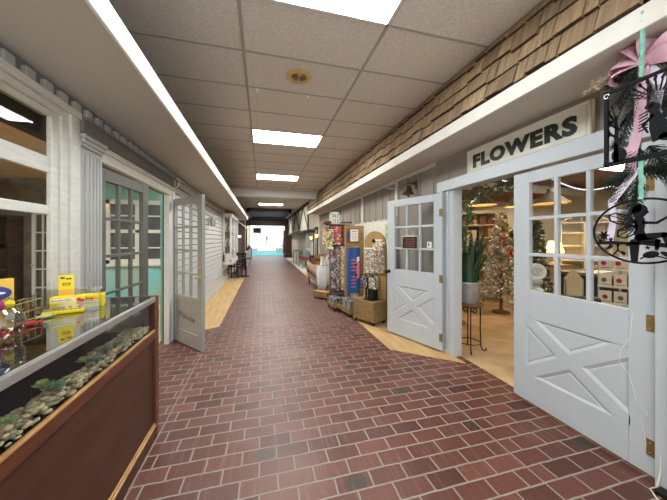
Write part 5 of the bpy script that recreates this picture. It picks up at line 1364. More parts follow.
# round plaque on stand
pq = thing('round_plaque', 'pale round plaque behind the lower left pane of the closed dutch door', 'plaque', M4=facing((3.12, 2.50, 1.09), (.72, -.69, 0), (0, 0, 1)))
b = MB(); b.lathe([(0, 0), (.085, 0), (.10, .006), (.10, .014), (.085, .018), (.07, .012), (0, .012)], 32); b.build('disc', 'paper', pq, smooth=True)
b = MB(); b.tube([(.05 * math.cos(q * .7) * (1 - q * .07), .05 * math.sin(q * .7) * (1 - q * .07), .014) for q in range(13)], .004, 6); b.tube([(-.05, -.03, .013), (0, -.045, .013), (.05, -.03, .013)], .003, 6); b.build('scroll', 'lampmetal', pq)
t = thing('pedestal', 'tiered grey pedestal holding the round plaque', 'stand', (3.14, 2.53, .004))
b = MB(); b.lathe([(.15, 0), (.15, .05), (.06, .09), (.05, .4), (.05, .78), (.09, .84), (.09, .87), (.05, .9), (.05, .93), (.075, .96), (.075, .985), (0, .985)], 24); b.build('column', 'galv', t, smooth=True)
# house shaped caddy and tags
t = thing('gift_caddy', 'cream house shaped tag caddy behind the lower middle pane of the closed dutch door', 'caddy', (3.947, 2.657, .7325), R(-45))
b = MB(); P = [(-.09, 0), (.09, 0), (.09, .22), (.0, .34), (-.09, .22)]
for y in (-.06, .05): b.prism(P, y, y + .01, None, Matrix(((1, 0, 0, 0), (0, 0, 1, 0), (0, 1, 0, 0), (0, 0, 0, 1))))
b.box(-.09, -.08, -.06, .06, 0, .22); b.box(.08, .09, -.06, .06, 0, .22); b.box(-.09, .09, -.06, .06, 0, .012)
for k in range(4): b.box(-.06 + .035 * k, -.04 + .035 * k, -.065, -.058, .04, .20)
b.build('caddy_body', 'beige', t)
t = thing('gift_tray', 'white and red box of gift tags below the house shaped caddy', 'box', (3.842, 2.552, .5985), R(-45))
b = MB(); b.box(-.17, .17, -.06, .06, 0, .10, .01); b.build('tray_body', 'paper', t)
b = MB(); b.box(-.15, .15, -.064, -.059, .02, .06); b.build('print', 'red_pattern', t)
t = thing('display_plinth', 'low brown plinth carrying the tag caddy and the box of gift tags', 'stand', (3.89, 2.60, .004), R(-45))
b = MB(); b.box(-.25, .25, -.14, .0, 0, .594, .006); b.box(-.25, .25, .0, .16, 0, .728, .006); b.build('plinth_body', 'greyish', t)
# ================================================================== HANGING METAL ORNAMENTS AND SWAG (near right)
def cap2(b, p, q, r0, r1, z0=0, z1=.004, n=8):
    """flat tapered capsule cut from sheet metal"""
    p, q = Vector(p), Vector(q); d = (q - p); a = math.atan2(d.y, d.x); P = []
    for k in range(n + 1): t = a + PI / 2 + PI * k / n; P.append((p.x + r0 * math.cos(t), p.y + r0 * math.sin(t)))
    for k in range(n + 1): t = a - PI / 2 + PI * k / n; P.append((q.x + r1 * math.cos(t), q.y + r1 * math.sin(t)))
    b.prism(P, z0, z1)
def ell2(b, c, rx, ry, rot=0, z0=0, z1=.004, n=18):
    P = []
    for k in range(n):
        t = 2 * PI * k / n; x, y = rx * math.cos(t), ry * math.sin(t); P.append((c[0] + x * math.cos(rot) - y * math.sin(rot), c[1] + x * math.sin(rot) + y * math.cos(rot)))
    b.prism(P, z0, z1)
def star2(b, c, r, n=5, rot=0):
    P = []
    for k in range(n * 2):
        t = PI * k / n + rot; q = r if k % 2 == 0 else r * .42; P.append((c[0] + q * math.cos(t), c[1] + q * math.sin(t)))
    b.prism(P, 0, .004)
def line2(b, pts, r=.003):
    for i in range(len(pts) - 1): cap2(b, pts[i], pts[i + 1], r, r)
# oval
ov = thing('hanging_ornament', 'oval black metal cutout of a seated winged girl and flowers, hanging lowest', 'ornament', M4=facing((1.852, .938, 1.513), (0, -1, 0), (0, 0, 1)))
b = MB(); ring = []
for k in range(56):
    t = 2 * PI * k / 56; ring.append((.200 * math.cos(t), .162 * math.sin(t), .002))
b.tube(ring, .0055, 8, closed=True); b.build('rim', 'cutout', ov, smooth=True)
b = MB()
C = lambda x, y: ((x - 240) * .00102, (303 - y) * .00102)
ell2(b, C(236, 203), .030, .034); ell2(b, C(262, 212), .008, .006); ell2(b, C(222, 190), .024, .022, .4)
b.prism([C(222, 232), C(250, 232), C(258, 262), C(252, 300), C(262, 335), C(215, 345), C(222, 300), C(216, 262)], 0, .004)
cap2(b, C(238, 335), C(322, 322), .018, .012); cap2(b, C(322, 322), C(334, 372), .011, .007); cap2(b, C(334, 372), C(350, 378), .006, .004)
cap2(b, C(240, 345), C(300, 352), .015, .010); cap2(b, C(300, 352), C(296, 392), .009, .006)
cap2(b, C(252, 262), C(296, 266), .008, .006); cap2(b, C(296, 266), C(352, 226), .006, .004)
ell2(b, C(360, 210), .022, .008, -.3); ell2(b, C(374, 198), .016, .006, 1.0); ell2(b, C(342, 214), .012, .005, .5)
b.build('figure', 'cutout', ov)
b = MB()
for W in ([(226, 262), (190, 222), (140, 205), (112, 215), (118, 245), (150, 262), (226, 275)], [(226, 275), (180, 280), (150, 300), (150, 330), (180, 338), (216, 318), (228, 290)]):
    pts = [C(*p) for p in W]; line2(b, pts + [pts[0]], .0032)
    for p in pts[1:-1]: line2(b, [pts[0], p], .0018)
b.build('wing', 'cutout', ov)
b = MB()
b.prism([C(60, 360), C(120, 352), C(200, 358), C(300, 356), C(345, 372), C(395, 372), C(400, 384), C(330, 384), C(250, 372), C(150, 372), C(66, 372)], 0, .004)
cap2(b, C(216, 362), C(216, 452), .020, .013)
for (x, y, r) in ((90, 322, .030), (74, 352, .016), (120, 345, .014)): star2(b, C(x, y), r, 6)
for (x, y) in ((150, 372), (190, 372), (232, 362), (265, 385), (300, 378), (360, 400)): star2(b, C(x, y), .012, 5, .3)
ell2(b, C(276, 418), .030, .017, .3); ell2(b, C(330, 415), .024, .010, -.5); line2(b, [C(240, 440), C(260, 425), C(300, 425), C(340, 435)], .003)
for (x0, y0, x1, y1) in ((90, 352, 92, 318), (60, 330, 72, 352), (130, 430, 150, 400), (150, 400, 175, 425), (150, 400, 150, 372), (100, 400, 118, 372), (370, 430, 385, 390), (350, 380, 390, 345), (385, 390, 425, 370)): line2(b, [C(x0, y0), C(x1, y1)], .0026)
ell2(b, C(118, 385), .014, .009, .8); ell2(b, C(172, 415), .012, .007, -.7); ell2(b, C(390, 350), .013, .013)
b.build('flowers', 'cutout', ov)
# rectangle
rc = thing('hanging_ornament', 'square black metal frame with a cutout tree and winged figure, hanging above the oval', 'ornament', M4=facing((1.852, .925, 2.077), (0, -1, 0), (0, 0, 1)))
b = MB(); x0, x1, h_ = -.163, .235, .208
for a in ((x0, x1, h_ - .016, h_), (x0, x1, -h_, -h_ + .016), (x0, x0 + .018, -h_, h_), (x1 - .018, x1, -h_, h_)): b.box(a[0], a[1], a[2], a[3], -.005, .010, .002)
b.build('frame', 'cutout', rc)
b = MB()
# tree at left
cap2(b, (-.112, -.19), (-.11, .02), .012, .006); rn = random.Random(3)
for k in range(16):
    a = rn.uniform(.2, PI - .2); L = rn.uniform(.05, .10); s0 = (-.11 + rn.uniform(-.004, .004), rn.uniform(-.08, .03)); e = (max(-.148, s0[0] + L * math.cos(a)), s0[1] + L * math.sin(a))
    line2(b, [s0, e], .0022); ell2(b, e, .011, .006, a); ell2(b, (max(-.148, e[0] - .012), e[1] - .016), .009, .005, a + 1)
ell2(b, (-.10, -.155), .032, .040, .1); ell2(b, (-.116, -.10), .012, .018, .4)
line2(b, [(x0, -.188), (.22, -.188)], .006)
b.build('tree_cutout', 'cutout', rc)
b = MB()
ell2(b, (.035, .035), .022, .024); ell2(b, (.02, .055), .020, .012, .5)
b.prism([(.02, .015), (.055, .012), (.075, -.05), (.085, -.12), (.03, -.13), (.018, -.06)], 0, .004)
cap2(b, (.07, -.115), (.13, -.145), .018, .010); cap2(b, (.13, -.145), (.105, -.185), .009, .006)
cap2(b, (.03, .0), (-.005, -.035), .007, .005); cap2(b, (-.005, -.035), (.012, -.075), .005, .004)
for W in ([(.06, -.005), (.10, .05), (.16, .095), (.20, .09), (.19, .03), (.14, -.02), (.06, -.03)], [(.06, -.03), (.12, -.04), (.17, -.07), (.165, -.11), (.12, -.10), (.07, -.06)]):
    b.prism(W, .0, .0035)
b.build('figure', 'cutout', rc)
b = MB()
for k in range(9):
    a = .5 + .26 * k; line2(b, [(.03 + .05 * math.cos(a), .09 + .03 * math.sin(a)), (.03 + .11 * math.cos(a + .2), .11 + .07 * math.sin(a + .2))], .0028)
    ell2(b, (.03 + .11 * math.cos(a + .2), .11 + .07 * math.sin(a + .2)), .013, .006, a)
for k in range(6): line2(b, [(-.02, .02 - .016 * k), (.012, .03 - .016 * k)], .0022)
b.build('leaves', 'cutout', rc)
b = MB(); b.tube([(-.148 + .012 * math.cos(q), .183 + .012 * math.sin(q), .012) for q in [k * .6 for k in range(10)]], .003, 6); b.build('screw_eye', 'alu', rc)
# mint ribbon
mr_ = thing('hanging_ribbon', 'knotted mint green ribbon hanging the black metal ornaments from the white fascia', 'ribbon', (1.846, .925, 2.60))
b = MB(); pts = [(0, 0, .02)]; rn = random.Random(6)
for k in range(18): pts.append((rn.uniform(-.002, .002), rn.uniform(-.002, .002) + .0006 * k, .0 - .0185 * k))
b.tube(pts, [.0085 + .002 * (k % 2) for k in range(len(pts))], 7); b.ribbon([(0, 0, .0), (-.005, -.03, .03), (0, -.06, .02), (.004, -.045, -.01)], .012, (1, 0, .3), .003)
b.ribbon([(0, 0, 0), (-.005, .04, .015), (-.004, .055, .03)], .012, (1, 0, .3), .003); b.ball((0, 0, .005), .014, 10, 6); b.build('upper_length', 'mint', mr_, smooth=True, ang=60)
b = MB(); pts = []
for k in range(12): pts.append((rn.uniform(-.002, .002), .010 + rn.uniform(-.002, .002), -.735 - .0175 * k))
b.tube(pts, [.0085 + .002 * (k % 2) for k in range(len(pts))], 7); b.build('lower_length', 'mint', mr_, smooth=True, ang=60)
# swag with pink bow behind
sw = thing('pine_swag', 'hanging swag of dark pine and dried stems behind the black metal ornaments', 'swag', (2.02, 1.03, 2.5))
b = MB(); b.tube([(2.02, 1.0, 2.53), (2.03, 1.02, 2.2), (2.05, 1.05, 1.9), (2.05, 1.06, 1.58)], .008, 6); b.build('stem', 'crate', sw, True)
b = MB(); rn = random.Random(17)
def spray(p, d, L, n):
    p = Vector(p); d = Vector(d).normalized()
    for k in range(n):
        t = k / n; c = p + d * L * t
        for q in range(9):
            a = q * 2 * PI / 9 + k; u = d.orthogonal().normalized(); w = d.cross(u); e = (u * math.cos(a) + w * math.sin(a)) * .05 + d * .035
            b.tube([c, c + e * (1 - .3 * t)], [.0030, .0014], 3)
for (p, d, L) in (((2.02, 1.03, 2.45), (0, .8, -.3), .16), ((2.02, 1.02, 2.45), (0, -.8, -.3), .18), ((2.02, 1.02, 2.42), (-.2, .4, -.8), .2), ((2.03, 1.02, 2.3), (0, .4, -1), .3), ((2.03, 1.0, 2.3), (0, -.5, -1), .3),
                  ((2.04, 1.04, 1.98), (0, .35, -1), .3), ((2.04, 1.0, 1.98), (0, -.45, -1), .3), ((2.04, 1.04, 1.86), (0, 1, -.35), .16), ((2.04, 1.04, 1.86), (0, -1, -.35), .22), ((2.05, 1.05, 1.80), (-.15, .1, -1), .28)):
    spray(p, d, L, int(L * 95))
b.build('pine_needles', 'pine', sw, True)
b = MB()
for (e, zz) in (((2.0, 1.30, 2.415), 2.45), ((1.99, 1.25, 2.44), 2.46), ((2.0, 1.22, 2.40), 2.44)):
    s0 = Vector((2.02, 1.05, zz)); e = Vector(e)
    b.tube([s0, e], .0022, 5)
    for k in range(26):
        c = s0.lerp(e, .25 + .75 * k / 26); b.ball((c.x + rn.uniform(-.008, .008), c.y + rn.uniform(-.012, .012), c.z + rn.uniform(-.016, .016)), (.003, .008, .0035), 6, 4)
b.build('dried_stems', 'wheat', sw, True)
bw = thing('ribbon_bow', 'large pale pink ribbon bow with long white tails tied on the pine swag', 'bow', (1.998, 1.00, 2.43))
b = MB()
def loop(a, L, w, y0=0):
    pts = []; ax = []
    for k in range(11):
        t = k / 10; r = L * math.sin(PI * t) ; q = a + (t - .5) * .55
        pts.append((.05 * math.sin(2 * PI * t), math.cos(q) * r, math.sin(q) * r)); ax.append((.75, -.75 * math.sin(a), .75 * math.cos(a)))
    b.ribbon(pts, [w * (.45 + .75 * math.sin(PI * k / 10)) for k in range(11)], ax, .0025)
for a, L in ((.25, .125), (PI - .35, .15), (1.15, .12), (PI + .15, .12), (-.25, .14), (1.9, .11)): loop(a, L, .085)
b.build('loops', 'pinkrib', bw, smooth=True, ang=60)
b = MB(); b.ball((0, 0, 0), (.022, .026, .024), 12, 8); b.build('knot', 'pinkrib', bw, smooth=True)
b = MB(); b.ribbon([(0, 0, 0), (.02, .025, -.10), (.01, .02, -.22), (.03, .035, -.34), (.02, .06, -.46), (.03, .075, -.58)], .055, (.15, 1, .1), .0025); b.build('pink_tail', 'pinkrib', bw, smooth=True, ang=60)
b = MB(); b.ribbon([(0, 0, 0), (.03, -.045, -.12), (.02, -.03, -.27), (.035, -.05, -.42)], .055, (.15, 1, -.1), .0025)
b.ribbon([(.03, .04, -.56), (.02, .10, -.66), (.03, .16, -.74), (.035, .15, -.84), (.03, .17, -.97)], .048, (.3, .8, .35), .0025); b.build('white_tail', 'whiterib', bw, smooth=True, ang=60)
# string of tiny lights and cable on the closed door
t = thing('wire_lights', 'fine wire with tiny lights trailing down the closed dutch door', 'wire', (2.285, 1.16, .9))
b = MB(); b.tube([(2.288, 1.20, 1.00), (2.288, 1.21, .84), (2.288, 1.26, .74), (2.288, 1.265, .66), (2.288, 1.215, .60), (2.288, 1.18, .45), (2.288, 1.13, .40), (2.288, 1.155, .35), (2.288, 1.135, .2)], .0013, 5); b.build('wire', 'paper', t, True)
t = thing('power_cord', 'white cable end on the bricks at the foot of the closed dutch door', 'cable', (2.20, 1.03, .004))
b = MB(); b.tube([(2.275, 1.06, .30), (2.262, 1.062, .10), (2.25, 1.07, .012), (2.20, 1.075, .008), (2.15, 1.02, .006), (2.19, .92, .006)], .004, 6); b.build('cord', 'cream', t, True)
b = MB(); b.box(2.19, 2.255, .985, 1.055, .0045, .03, .004); b.build('plug', 'black', t, True)

# ================================================================== LEFT WALL, FARTHER ALONG
wl = thing('wall_lamp', 'small silver square wall lamp on the grey siding', 'lamp', (-1.245, 7.05, 1.80))
b = MB(); b.box(-.0, .02, -.07, .07, 0, .19, .004); b.box(.02, .05, -.03, .03, .06, .13); b.build('bracket', 'alu', wl)
b = MB(); b.lathe([(.055, .0), (.058, .01), (.058, .18), (.055, .19)], 18, .095, 0); b.build('lamp_body', 'alu', wl, smooth=True)
bw_ = thing('window_3', 'white framed bay window projecting from the grey siding', 'window', (-1.25, 9.5, .70), kind='structure')
BX = .26; BL = 2.5; BH = 1.55
b = MB()
for (x, y) in ((0, 0), (BX - .05, 0), (BX - .05, BL / 3), (BX - .05, 2 * BL / 3), (BX - .05, BL - .06), (0, BL - .06)): b.box(x, x + .055, y, y + .06, 0, BH, .004)
b.box(-.02, BX + .02, -.02, BL + .02, -.06, .04, .006); b.box(-.02, BX + .02, -.02, BL + .02, BH - .04, BH + .08, .006); b.box(0, BX - .04, 0, .05, .0, .30); b.box(BX - .045, BX, 0, BL, .0, .1)
b.build('window_frame', 'white', bw_)
b = MB(); b.box(.02, BX - .02, .02, .026, .04, BH); b.box(BX - .028, BX - .022, .02, BL - .02, .04, BH); b.build('pane', 'glass', bw_)
b = MB(); b.box(.0, BX - .03, .03, BL - .03, .52, .535); b.box(.0, BX - .03, .03, BL - .03, 1.02, 1.035); b.build('shelf', 'pine_wood', bw_)
rn = random.Random(12)
for k in range(5):
    for z, nm in ((.54, 'lower'), (1.04, 'upper')):
        t = thing('glass_vase', '%s small vase along on the %s shelf of the bay window' % (od[k], nm), 'vase', (-1.13, 9.8 + .45 * k, .7 + z - .0045), 0, 'vases in the bay window')
        b = MB(); hh = rn.uniform(.14, .28); b.lathe([(.035, 0), (.06, hh * .3), (.05, hh * .6), (.02, hh * .85), (.03, hh), (.022, hh), (.0, hh * .5)], 14); b.build('vase_body', rn.choice(['crate', 'goldwood', 'galv', 'oldbrass', 'tealpaint']), t, smooth=True)
t = thing('wall_bracket', 'white wooden bracket on the siding below the bay window', 'bracket', (-1.245, 9.62, .47))
b = MB(); b.box(0, .03, -.03, .03, 0, .17); b.raw([(.03, -.02, .02), (.03, .02, .02), (.03, -.02, .165), (.03, .02, .165), (.16, -.02, .165), (.16, .02, .165), (.16, -.02, .13), (.16, .02, .13)], [(0, 6, 4, 2), (1, 3, 5, 7), (0, 1, 7, 6), (2, 4, 5, 3), (4, 6, 7, 5), (0, 2, 3, 1)]); b.build('bracket_body', 'white', t)
# dark wooden chairs
def chair(x, y, rz, label):
    t = thing('wooden_chair', label, 'chair', (x, y, 0.007), rz, 'dark wooden chairs along the left wall')
    b = MB(); b.box(-.20, .20, -.20, .20, .43, .46, .012); b.build('seat', 'black', t)
    for sx in (-1, 1):
        b = MB(); b.tube([(sx * .17, -.17, .43), (sx * .19, -.19, 0)], [.024, .018], 8); b.build('leg', 'black', t)
        b = MB(); b.tube([(sx * .19, .20, 0), (sx * .17, .18, .45), (sx * .175, .235, .92)], [.02, .024, .02], 8); b.build('leg', 'black', t)
    b = MB(); b.box(-.19, .19, .215, .245, .84, .93, .01); b.build('top_rail', 'black', t)
    for k in range(5): b = MB(); b.tube([(-.12 + .06 * k, .185, .46), (-.12 + .06 * k, .225, .85)], .014, 6); b.build('spindle', 'black', t)
    for sx in (-1, 1): b = MB(); b.tube([(sx * .182, -.182, .20), (sx * .182, .19, .20)], .014, 6); b.build('stretcher', 'black', t)
    return t
chair(-1.02, 10.95, R(75), 'dark spindle back chair against the siding below the bay window end')
chair(-.92, 11.98, R(200), 'dark spindle back chair standing farther out beside the first chair')
bt = thing('bistro_table', 'small round dark table between the dark spindle chairs', 'table', (-.64, 11.36, 0))
b = MB(); b.lathe([(0, .70), (.24, .70), (.25, .71), (.25, .725), (0, .73)], 24); b.build('tabletop', 'darkwood', bt)
b = MB(); b.lathe([(.17, 0), (.17, .02), (.03, .06), (.025, .70)], 16); b.build('pedestal', 'black', bt)
# left picket fence
fl = thing('picket_fence', 'low white picket fence along the left side beyond the dark chairs', 'fence', (-.84, 14.4, 0))
for k in range(36):
    y = k * .2; b = MB(); b.prism([(y, 0), (y + .10, 0), (y + .10, .76), (y + .05, .84), (y, .76)], -.01, .01, None, Matrix(((0, 0, 1, 0), (1, 0, 0, 0), (0, 1, 0, 0), (0, 0, 0, 1)))); b.build('picket', 'white', fl)
for z in (.22, .60): b = MB(); b.box(-.035, -.010, 0, 7.1, z, z + .07); b.build('rail', 'white', fl)
S1('wall_left_pier', 'brickwall', lambda b: b.box(-2.0, -1.02, 14.6, 17.2, 0, CZ))
S1('wall_left_far', 'plaster', lambda b: b.box(-2.0, -1.30, 17.2, 23.0, 0, CZ))
aw = thing('awning', 'white sloped awning on the left pier below the end of the long soffit', 'awning', (-1.3, 14.30, 2.06))
b = MB(); b.raw([(0, 0, .36), (.50, 0, .0), (.50, 0, .06), (0, 0, .46), (0, .28, .36), (.50, .28, .0), (.50, .28, .06), (0, .28, .46)], [(0, 1, 2, 3), (4, 7, 6, 5), (0, 4, 5, 1), (3, 2, 6, 7), (1, 5, 6, 2), (0, 3, 7, 4)]); b.build('canopy', 'white', aw)
b = MB(); b.box(.48, .51, -.01, .29, -.04, .07); b.build('valance', 'white', aw)
gl_ = thing('globe_lamp', 'lit round globe lamp under the white awning on the left', 'lamp', (-1.10, 14.26, 1.62))
b = MB(); b.ball((0, 0, 0), .055, 16, 10); b.build('globe', 'warmglobe', gl_, smooth=True)
b = MB(); b.tube([(0, 0, .05), (0, 0, .16), (0, .15, .20), (0, .345, .2)], .012, 6); b.build('arm', 'black', gl_)
# ================================================================== RIGHT FACADE, FARTHER ALONG
S1('wall_right_far', 'plaster', lambda b: (b.box(2.36, 2.45, 11.35, 23.0, 0, CZ), b.box(2.33, 2.45, 11.35, 11.5, 0, CZ)))
S1('wall_right_far_upper', 'plaster', lambda b: b.box(2.04, 2.40, 12.35, 22.5, 1.90, CZ))
def tim(b):
    b.box(1.99, 2.05, 12.30, 22.5, 1.80, 1.93); b.box(1.99, 2.40, 12.28, 12.36, 1.80, 1.93); b.box(1.995, 2.05, 12.30, 22.5, 3.08, 3.2)
    for k in range(4): y = 12.32 + 3.2 * k; b.box(2.0, 2.05, y, y + .10, 1.9, 3.12)
    for k in range(3):
        y = 12.44 + 3.2 * k
        for (ya, yb) in ((y, y + 1.45), (y + 3.05, y + 1.6)):
            b.tube([(2.03, ya, 1.93), (2.03, yb, 3.1)], .03, 4)
    b.box(1.85, 2.10, 12.6, 15.0, 1.80, 1.86)
S1('trim_14', 'timber', tim)
df = thing('door_6', 'narrow glazed door in a dark frame on the far right wall between the sconces', 'door', (2.36, 11.65, .006), kind='structure')
b = MB(); b.box(-.05, .0, 0, .12, 0, 2.0); b.box(-.05, .0, .9, 1.02, 0, 2.0); b.box(-.05, .0, 0, 1.02, 1.9, 2.02); b.build('door_frame', 'timber', df)
b = MB(); b.box(-.03, -.002, .12, .9, 0, 1.9); b.build('door_leaf', 'siding', df)
b = MB(); b.box(-.036, -.030, .28, .74, .7, 1.75); b.build('pane', 'darkglass', df)
for k, (y, z) in enumerate(((11.42, 1.58), (12.95, 1.50))):
    t = thing('wall_sconce', ['nearer lit wall sconce with warm shade on the far right wall', 'farther lit wall sconce with warm shade on the far right wall'][k], 'lamp', (2.33 if k == 0 else 2.36, y, z), 0, 'lit sconces on the far right wall')
    b = MB(); b.box(-.02, 0, -.03, .03, -.12, .06); b.tube([(-.02, 0, -.06), (-.09, 0, -.08), (-.10, 0, -.02)], .009, 6); b.build('arm', 'oldbrass', t)
    b = MB(); b.lathe([(.035, -.02), (.065, .10)], 16, -.10, 0, caps=False); b.build('lamp_shade', 'sconceglow', t)
# teal bench and red cushions, white windows
bn2 = thing('bench', 'teal grey painted bench frame along the far right wall', 'bench', (1.92, 13.6, 0.005))
b = MB(); b.box(0, .42, 0, 1.5, .40, .44); b.build('seat', 'tealpaint', bn2)
for (x, y) in ((.02, .02), (.02, 1.44), (.36, .02), (.36, 1.44)): b = MB(); b.box(x, x + .05, y, y + .05, 0, .40); b.build('leg', 'tealpaint', bn2)
b = MB(); b.box(.36, .41, 0, 1.5, .44, .86); b.build('backrest', 'tealpaint', bn2)
for k in range(2):
    t = thing('seat_cushion', ['near red cushion on the teal bench', 'far red cushion on the teal bench'][k], 'cushion', (2.10, 13.95 + .75 * k, .4455), 0, 'red cushions on the teal bench')
    b = MB(); b.box(-.16, .16, -.32, .32, 0, .10, .03); b.build('cushion_body', 'redcushion', t)
tb2 = thing('console_table', 'teal grey console table farther along the right wall', 'table', (1.90, 16.2, .005))
b = MB(); b.box(0, .42, 0, 1.4, .74, .79); b.build('tabletop', 'tealpaint', tb2)
for (x, y) in ((.02, .02), (.02, 1.33), (.36, .02), (.36, 1.33)): b = MB(); b.box(x, x + .05, y, y + .05, 0, .74); b.build('leg', 'tealpaint', tb2)
w4 = struct(MB().box(2.335, 2.365, 13.6, 15.0, .95, 1.78).build('window_4', 'white'), 'white framed window over the teal bench', 'window')
b = MB(); b.box(2.328, 2.336, 13.68, 14.26, 1.02, 1.72); b.box(2.328, 2.336, 14.34, 14.92, 1.02, 1.72); b.build('pane', 'darkglass', w4)
# ================================================================== FAR END
S1('wall_far_header', 'darkwood', lambda b: b.box(-2.0, 2.45, 23.0, 23.3, 2.60, 3.3))
S1('wall_far_pillar', 'brickwall', lambda b: (b.box(1.83, 2.45, 22.9, 23.4, 0, 2.62), b.box(1.70, 2.3, 22.3, 22.9, 0, .28)))
S1('wall_far_left', 'brickwall', lambda b: b.box(-2.0, -1.22, 22.9, 23.4, 0, 2.62))
S1('wall_entrance_left', 'orangewall', lambda b: b.box(-1.6, -1.5, 23.4, 32.2, 0, 3.3))
S1('wall_entrance_right', 'plaster', lambda b: b.box(2.4, 2.5, 23.4, 32.2, 0, 3.3))
S1('ceiling_entrance', 'white', lambda b: (b.box(-1.6, 2.5, 23.3, 24.6, 3.2, 3.3), [b.box(-1.6, 2.5, y, y + .08, 3.2, 3.3) for y in (26.4, 28.2, 30.0, 32.1)]))  # slots between bars left open, an added skylight flooding the entrance
S1('wall_entrance_end', 'white', lambda b: (b.box(-1.6, -1.3, 32.1, 32.2, 0, 3.3), b.box(-.62, -.52, 32.1, 32.2, 0, 3.3), b.box(1.45, 1.55, 32.1, 32.2, 0, 3.3), b.box(2.3, 2.5, 32.1, 32.2, 0, 3.3), b.box(-1.6, 2.5, 32.1, 32.2, 2.62, 2.72), b.box(-1.6, 2.5, 32.1, 32.2, 3.2, 3.3), b.box(-1.3, -.6, 32.1, 32.2, 0, .5), b.box(1.5, 2.4, 32.1, 32.2, 0, .5)))
for k, (x0, lab) in enumerate(((-.50, 'left white framed glass entrance door at the far end of the arcade'), (.47, 'right white framed glass entrance door at the far end of the arcade'))):
    d = thing('door_%d' % (7 + k), lab, 'door', (x0, 32.12, .008), kind='structure')
    b = MB(); b.box(0, .09, 0, .05, 0, 2.1); b.box(.86, .95, 0, .05, 0, 2.1); b.box(.09, .86, 0, .05, 2.0, 2.1); b.box(.09, .86, 0, .05, 0, .2); b.box(-.0, .95, 0, .05, 2.1, 2.18); b.build('door_frame', 'white', d)
    b = MB(); b.box(.08, .87, .02, .028, .15, 2.05); b.build('pane', 'glass', d)
    b = MB(); b.box(.02 if k else .84, .11 if k else .93, -.06, -.02, .9, 1.25); b.build('door_handle', 'alu', d)
    b = MB(); b.box(.0, .95, .01, .018, 2.18, 2.6); b.build('transom_pane', 'glass', d)
t = thing('door_notice', 'grey paper notice on the far entrance doors between the panes', 'notice', (.38, 32.10, 1.35))
b = MB(); b.box(0, .22, -.004, .0, 0, .5); b.build('sheet', 'lampmetal', t)
t = thing('hanging_sign', 'dark rectangular sign hanging from the ceiling near the far entrance', 'sign', (-.45, 24.2, 2.02))
b = MB(); b.box(-.33, .33, -.05, .05, 0, .44, .01); b.build('board', 'darkwood', t)
b = MB(); b.box(-.30, .30, -.06, -.05, .04, .40); b.build('face', 'greyish', t)
for x in (-.25, .25): b = MB(); b.tube([(x, 0, .44), (x, 0, 1.18)], .008, 6); b.build('chain', 'black', t)
t = thing('curtain', 'burgundy curtain hanging beside the far entrance on the right', 'curtain', (2.05, 27.2, .015))
b = MB(); P1 = [(.30 * k / 16 - .05, .035 * math.sin(k * 1.3)) for k in range(17)]; b.prism(P1 + [(x, y + .015) for x, y in P1[::-1]], 0, 2.3); b.build('cloth', 'burgundy', t)
b = MB(); b.tube([(-.15, 0, 2.31), (.34, 0, 2.31)], .015, 8); b.build('curtain_rod', 'black', t)
t = thing('clothes_rack', 'white rack of pinkish clothes by the far entrance', 'rack', (1.72, 29.0, .008))
b = MB(); b.tube([(0, 0, 0), (0, 0, 1.6), (.55, 0, 1.6), (.55, 0, 0)], .015, 8); b.tube([(0, -.2, .01), (0, .2, .01)], .015, 6); b.tube([(.55, -.2, .01), (.55, .2, .01)], .015, 6); b.build('rail', 'alu', t)
for k in range(4):
    g = thing('garment', ['white garment first on the far clothes rack', 'pink garment second on the far clothes rack', 'red garment third on the far clothes rack', 'lilac garment last on the far clothes rack'][k], 'garment', (1.80 + .13 * k, 29.0, .62), 0, 'garments on the far clothes rack')
    b = MB(); b.raw([(-.04, -.22, 0), (.04, -.22, 0), (.04, .22, 0), (-.04, .22, 0), (-.02, -.19, .82), (.02, -.19, .82), (.02, .19, .82), (-.02, .19, .82), (0, -.04, .93), (0, .04, .93)], [(0, 3, 2, 1), (0, 1, 5, 4), (1, 2, 6, 5), (2, 3, 7, 6), (3, 0, 4, 7), (4, 5, 8), (5, 6, 9, 8), (6, 7, 9), (7, 4, 8, 9)])
    b.build('cloth', ['paper', 'pink', 'redcushion', 'whiterib'][k], g)
t = thing('waste_bin', 'dark bin standing by the left side near the far entrance', 'bin', (-1.0, 22.4, .0))
b = MB(); b.lathe([(.17, 0), (.20, .75), (.21, .78), (.12, .9), (0, .92)], 18); b.build('bin_body', 'greyish', t, smooth=True)
b = MB(); b.lathe([(.115, .905), (.10, .98), (0, 1.0)], 14); b.build('lid', 'black', t)
# ================================================================== LAMPS AND ADDED FILL PANELS OF THE LEFT SHOP
for (x, y, l) in ((-3.2, -.7, 'added fill panel at the near end of the left shop ceiling'), (-4.9, 2.6, 'added fill panel on the left shop ceiling behind the large window'), (-2.6, 4.3, 'added fill panel on the left shop ceiling before the teal wall')):
    troffer(x, y, l, 'leftshopfill', 2.616, 1.1, .5)  # panels added to brighten the room behind the left shop front
ln = thing('wall_lantern', 'lit black lantern on the teal wall seen through the grey glazed door', 'lamp', (-3.08, 6.40, 2.06))
b = MB(); b.box(-.03, .03, -.02, 0, .0, .22); b.tube([(0, -.02, .17), (0, -.09, .24), (0, -.12, .20)], .008, 6); b.lathe([(.055, .16), (.03, .20), (0, .21)], 4, 0, -.12); b.lathe([(.045, -.02), (.045, 0)], 4, 0, -.12)
for k in range(4): a = k * PI / 2; b.tube([(.044 * math.cos(a), -.12 + .044 * math.sin(a), 0), (.054 * math.cos(a), -.12 + .054 * math.sin(a), .16)], .004, 4)
b.build('lantern_frame', 'black', ln)
b = MB(); b.lathe([(.036, .002), (.044, .155)], 4, 0, -.12); b.build('lit_glass', 'sconceglow', ln)
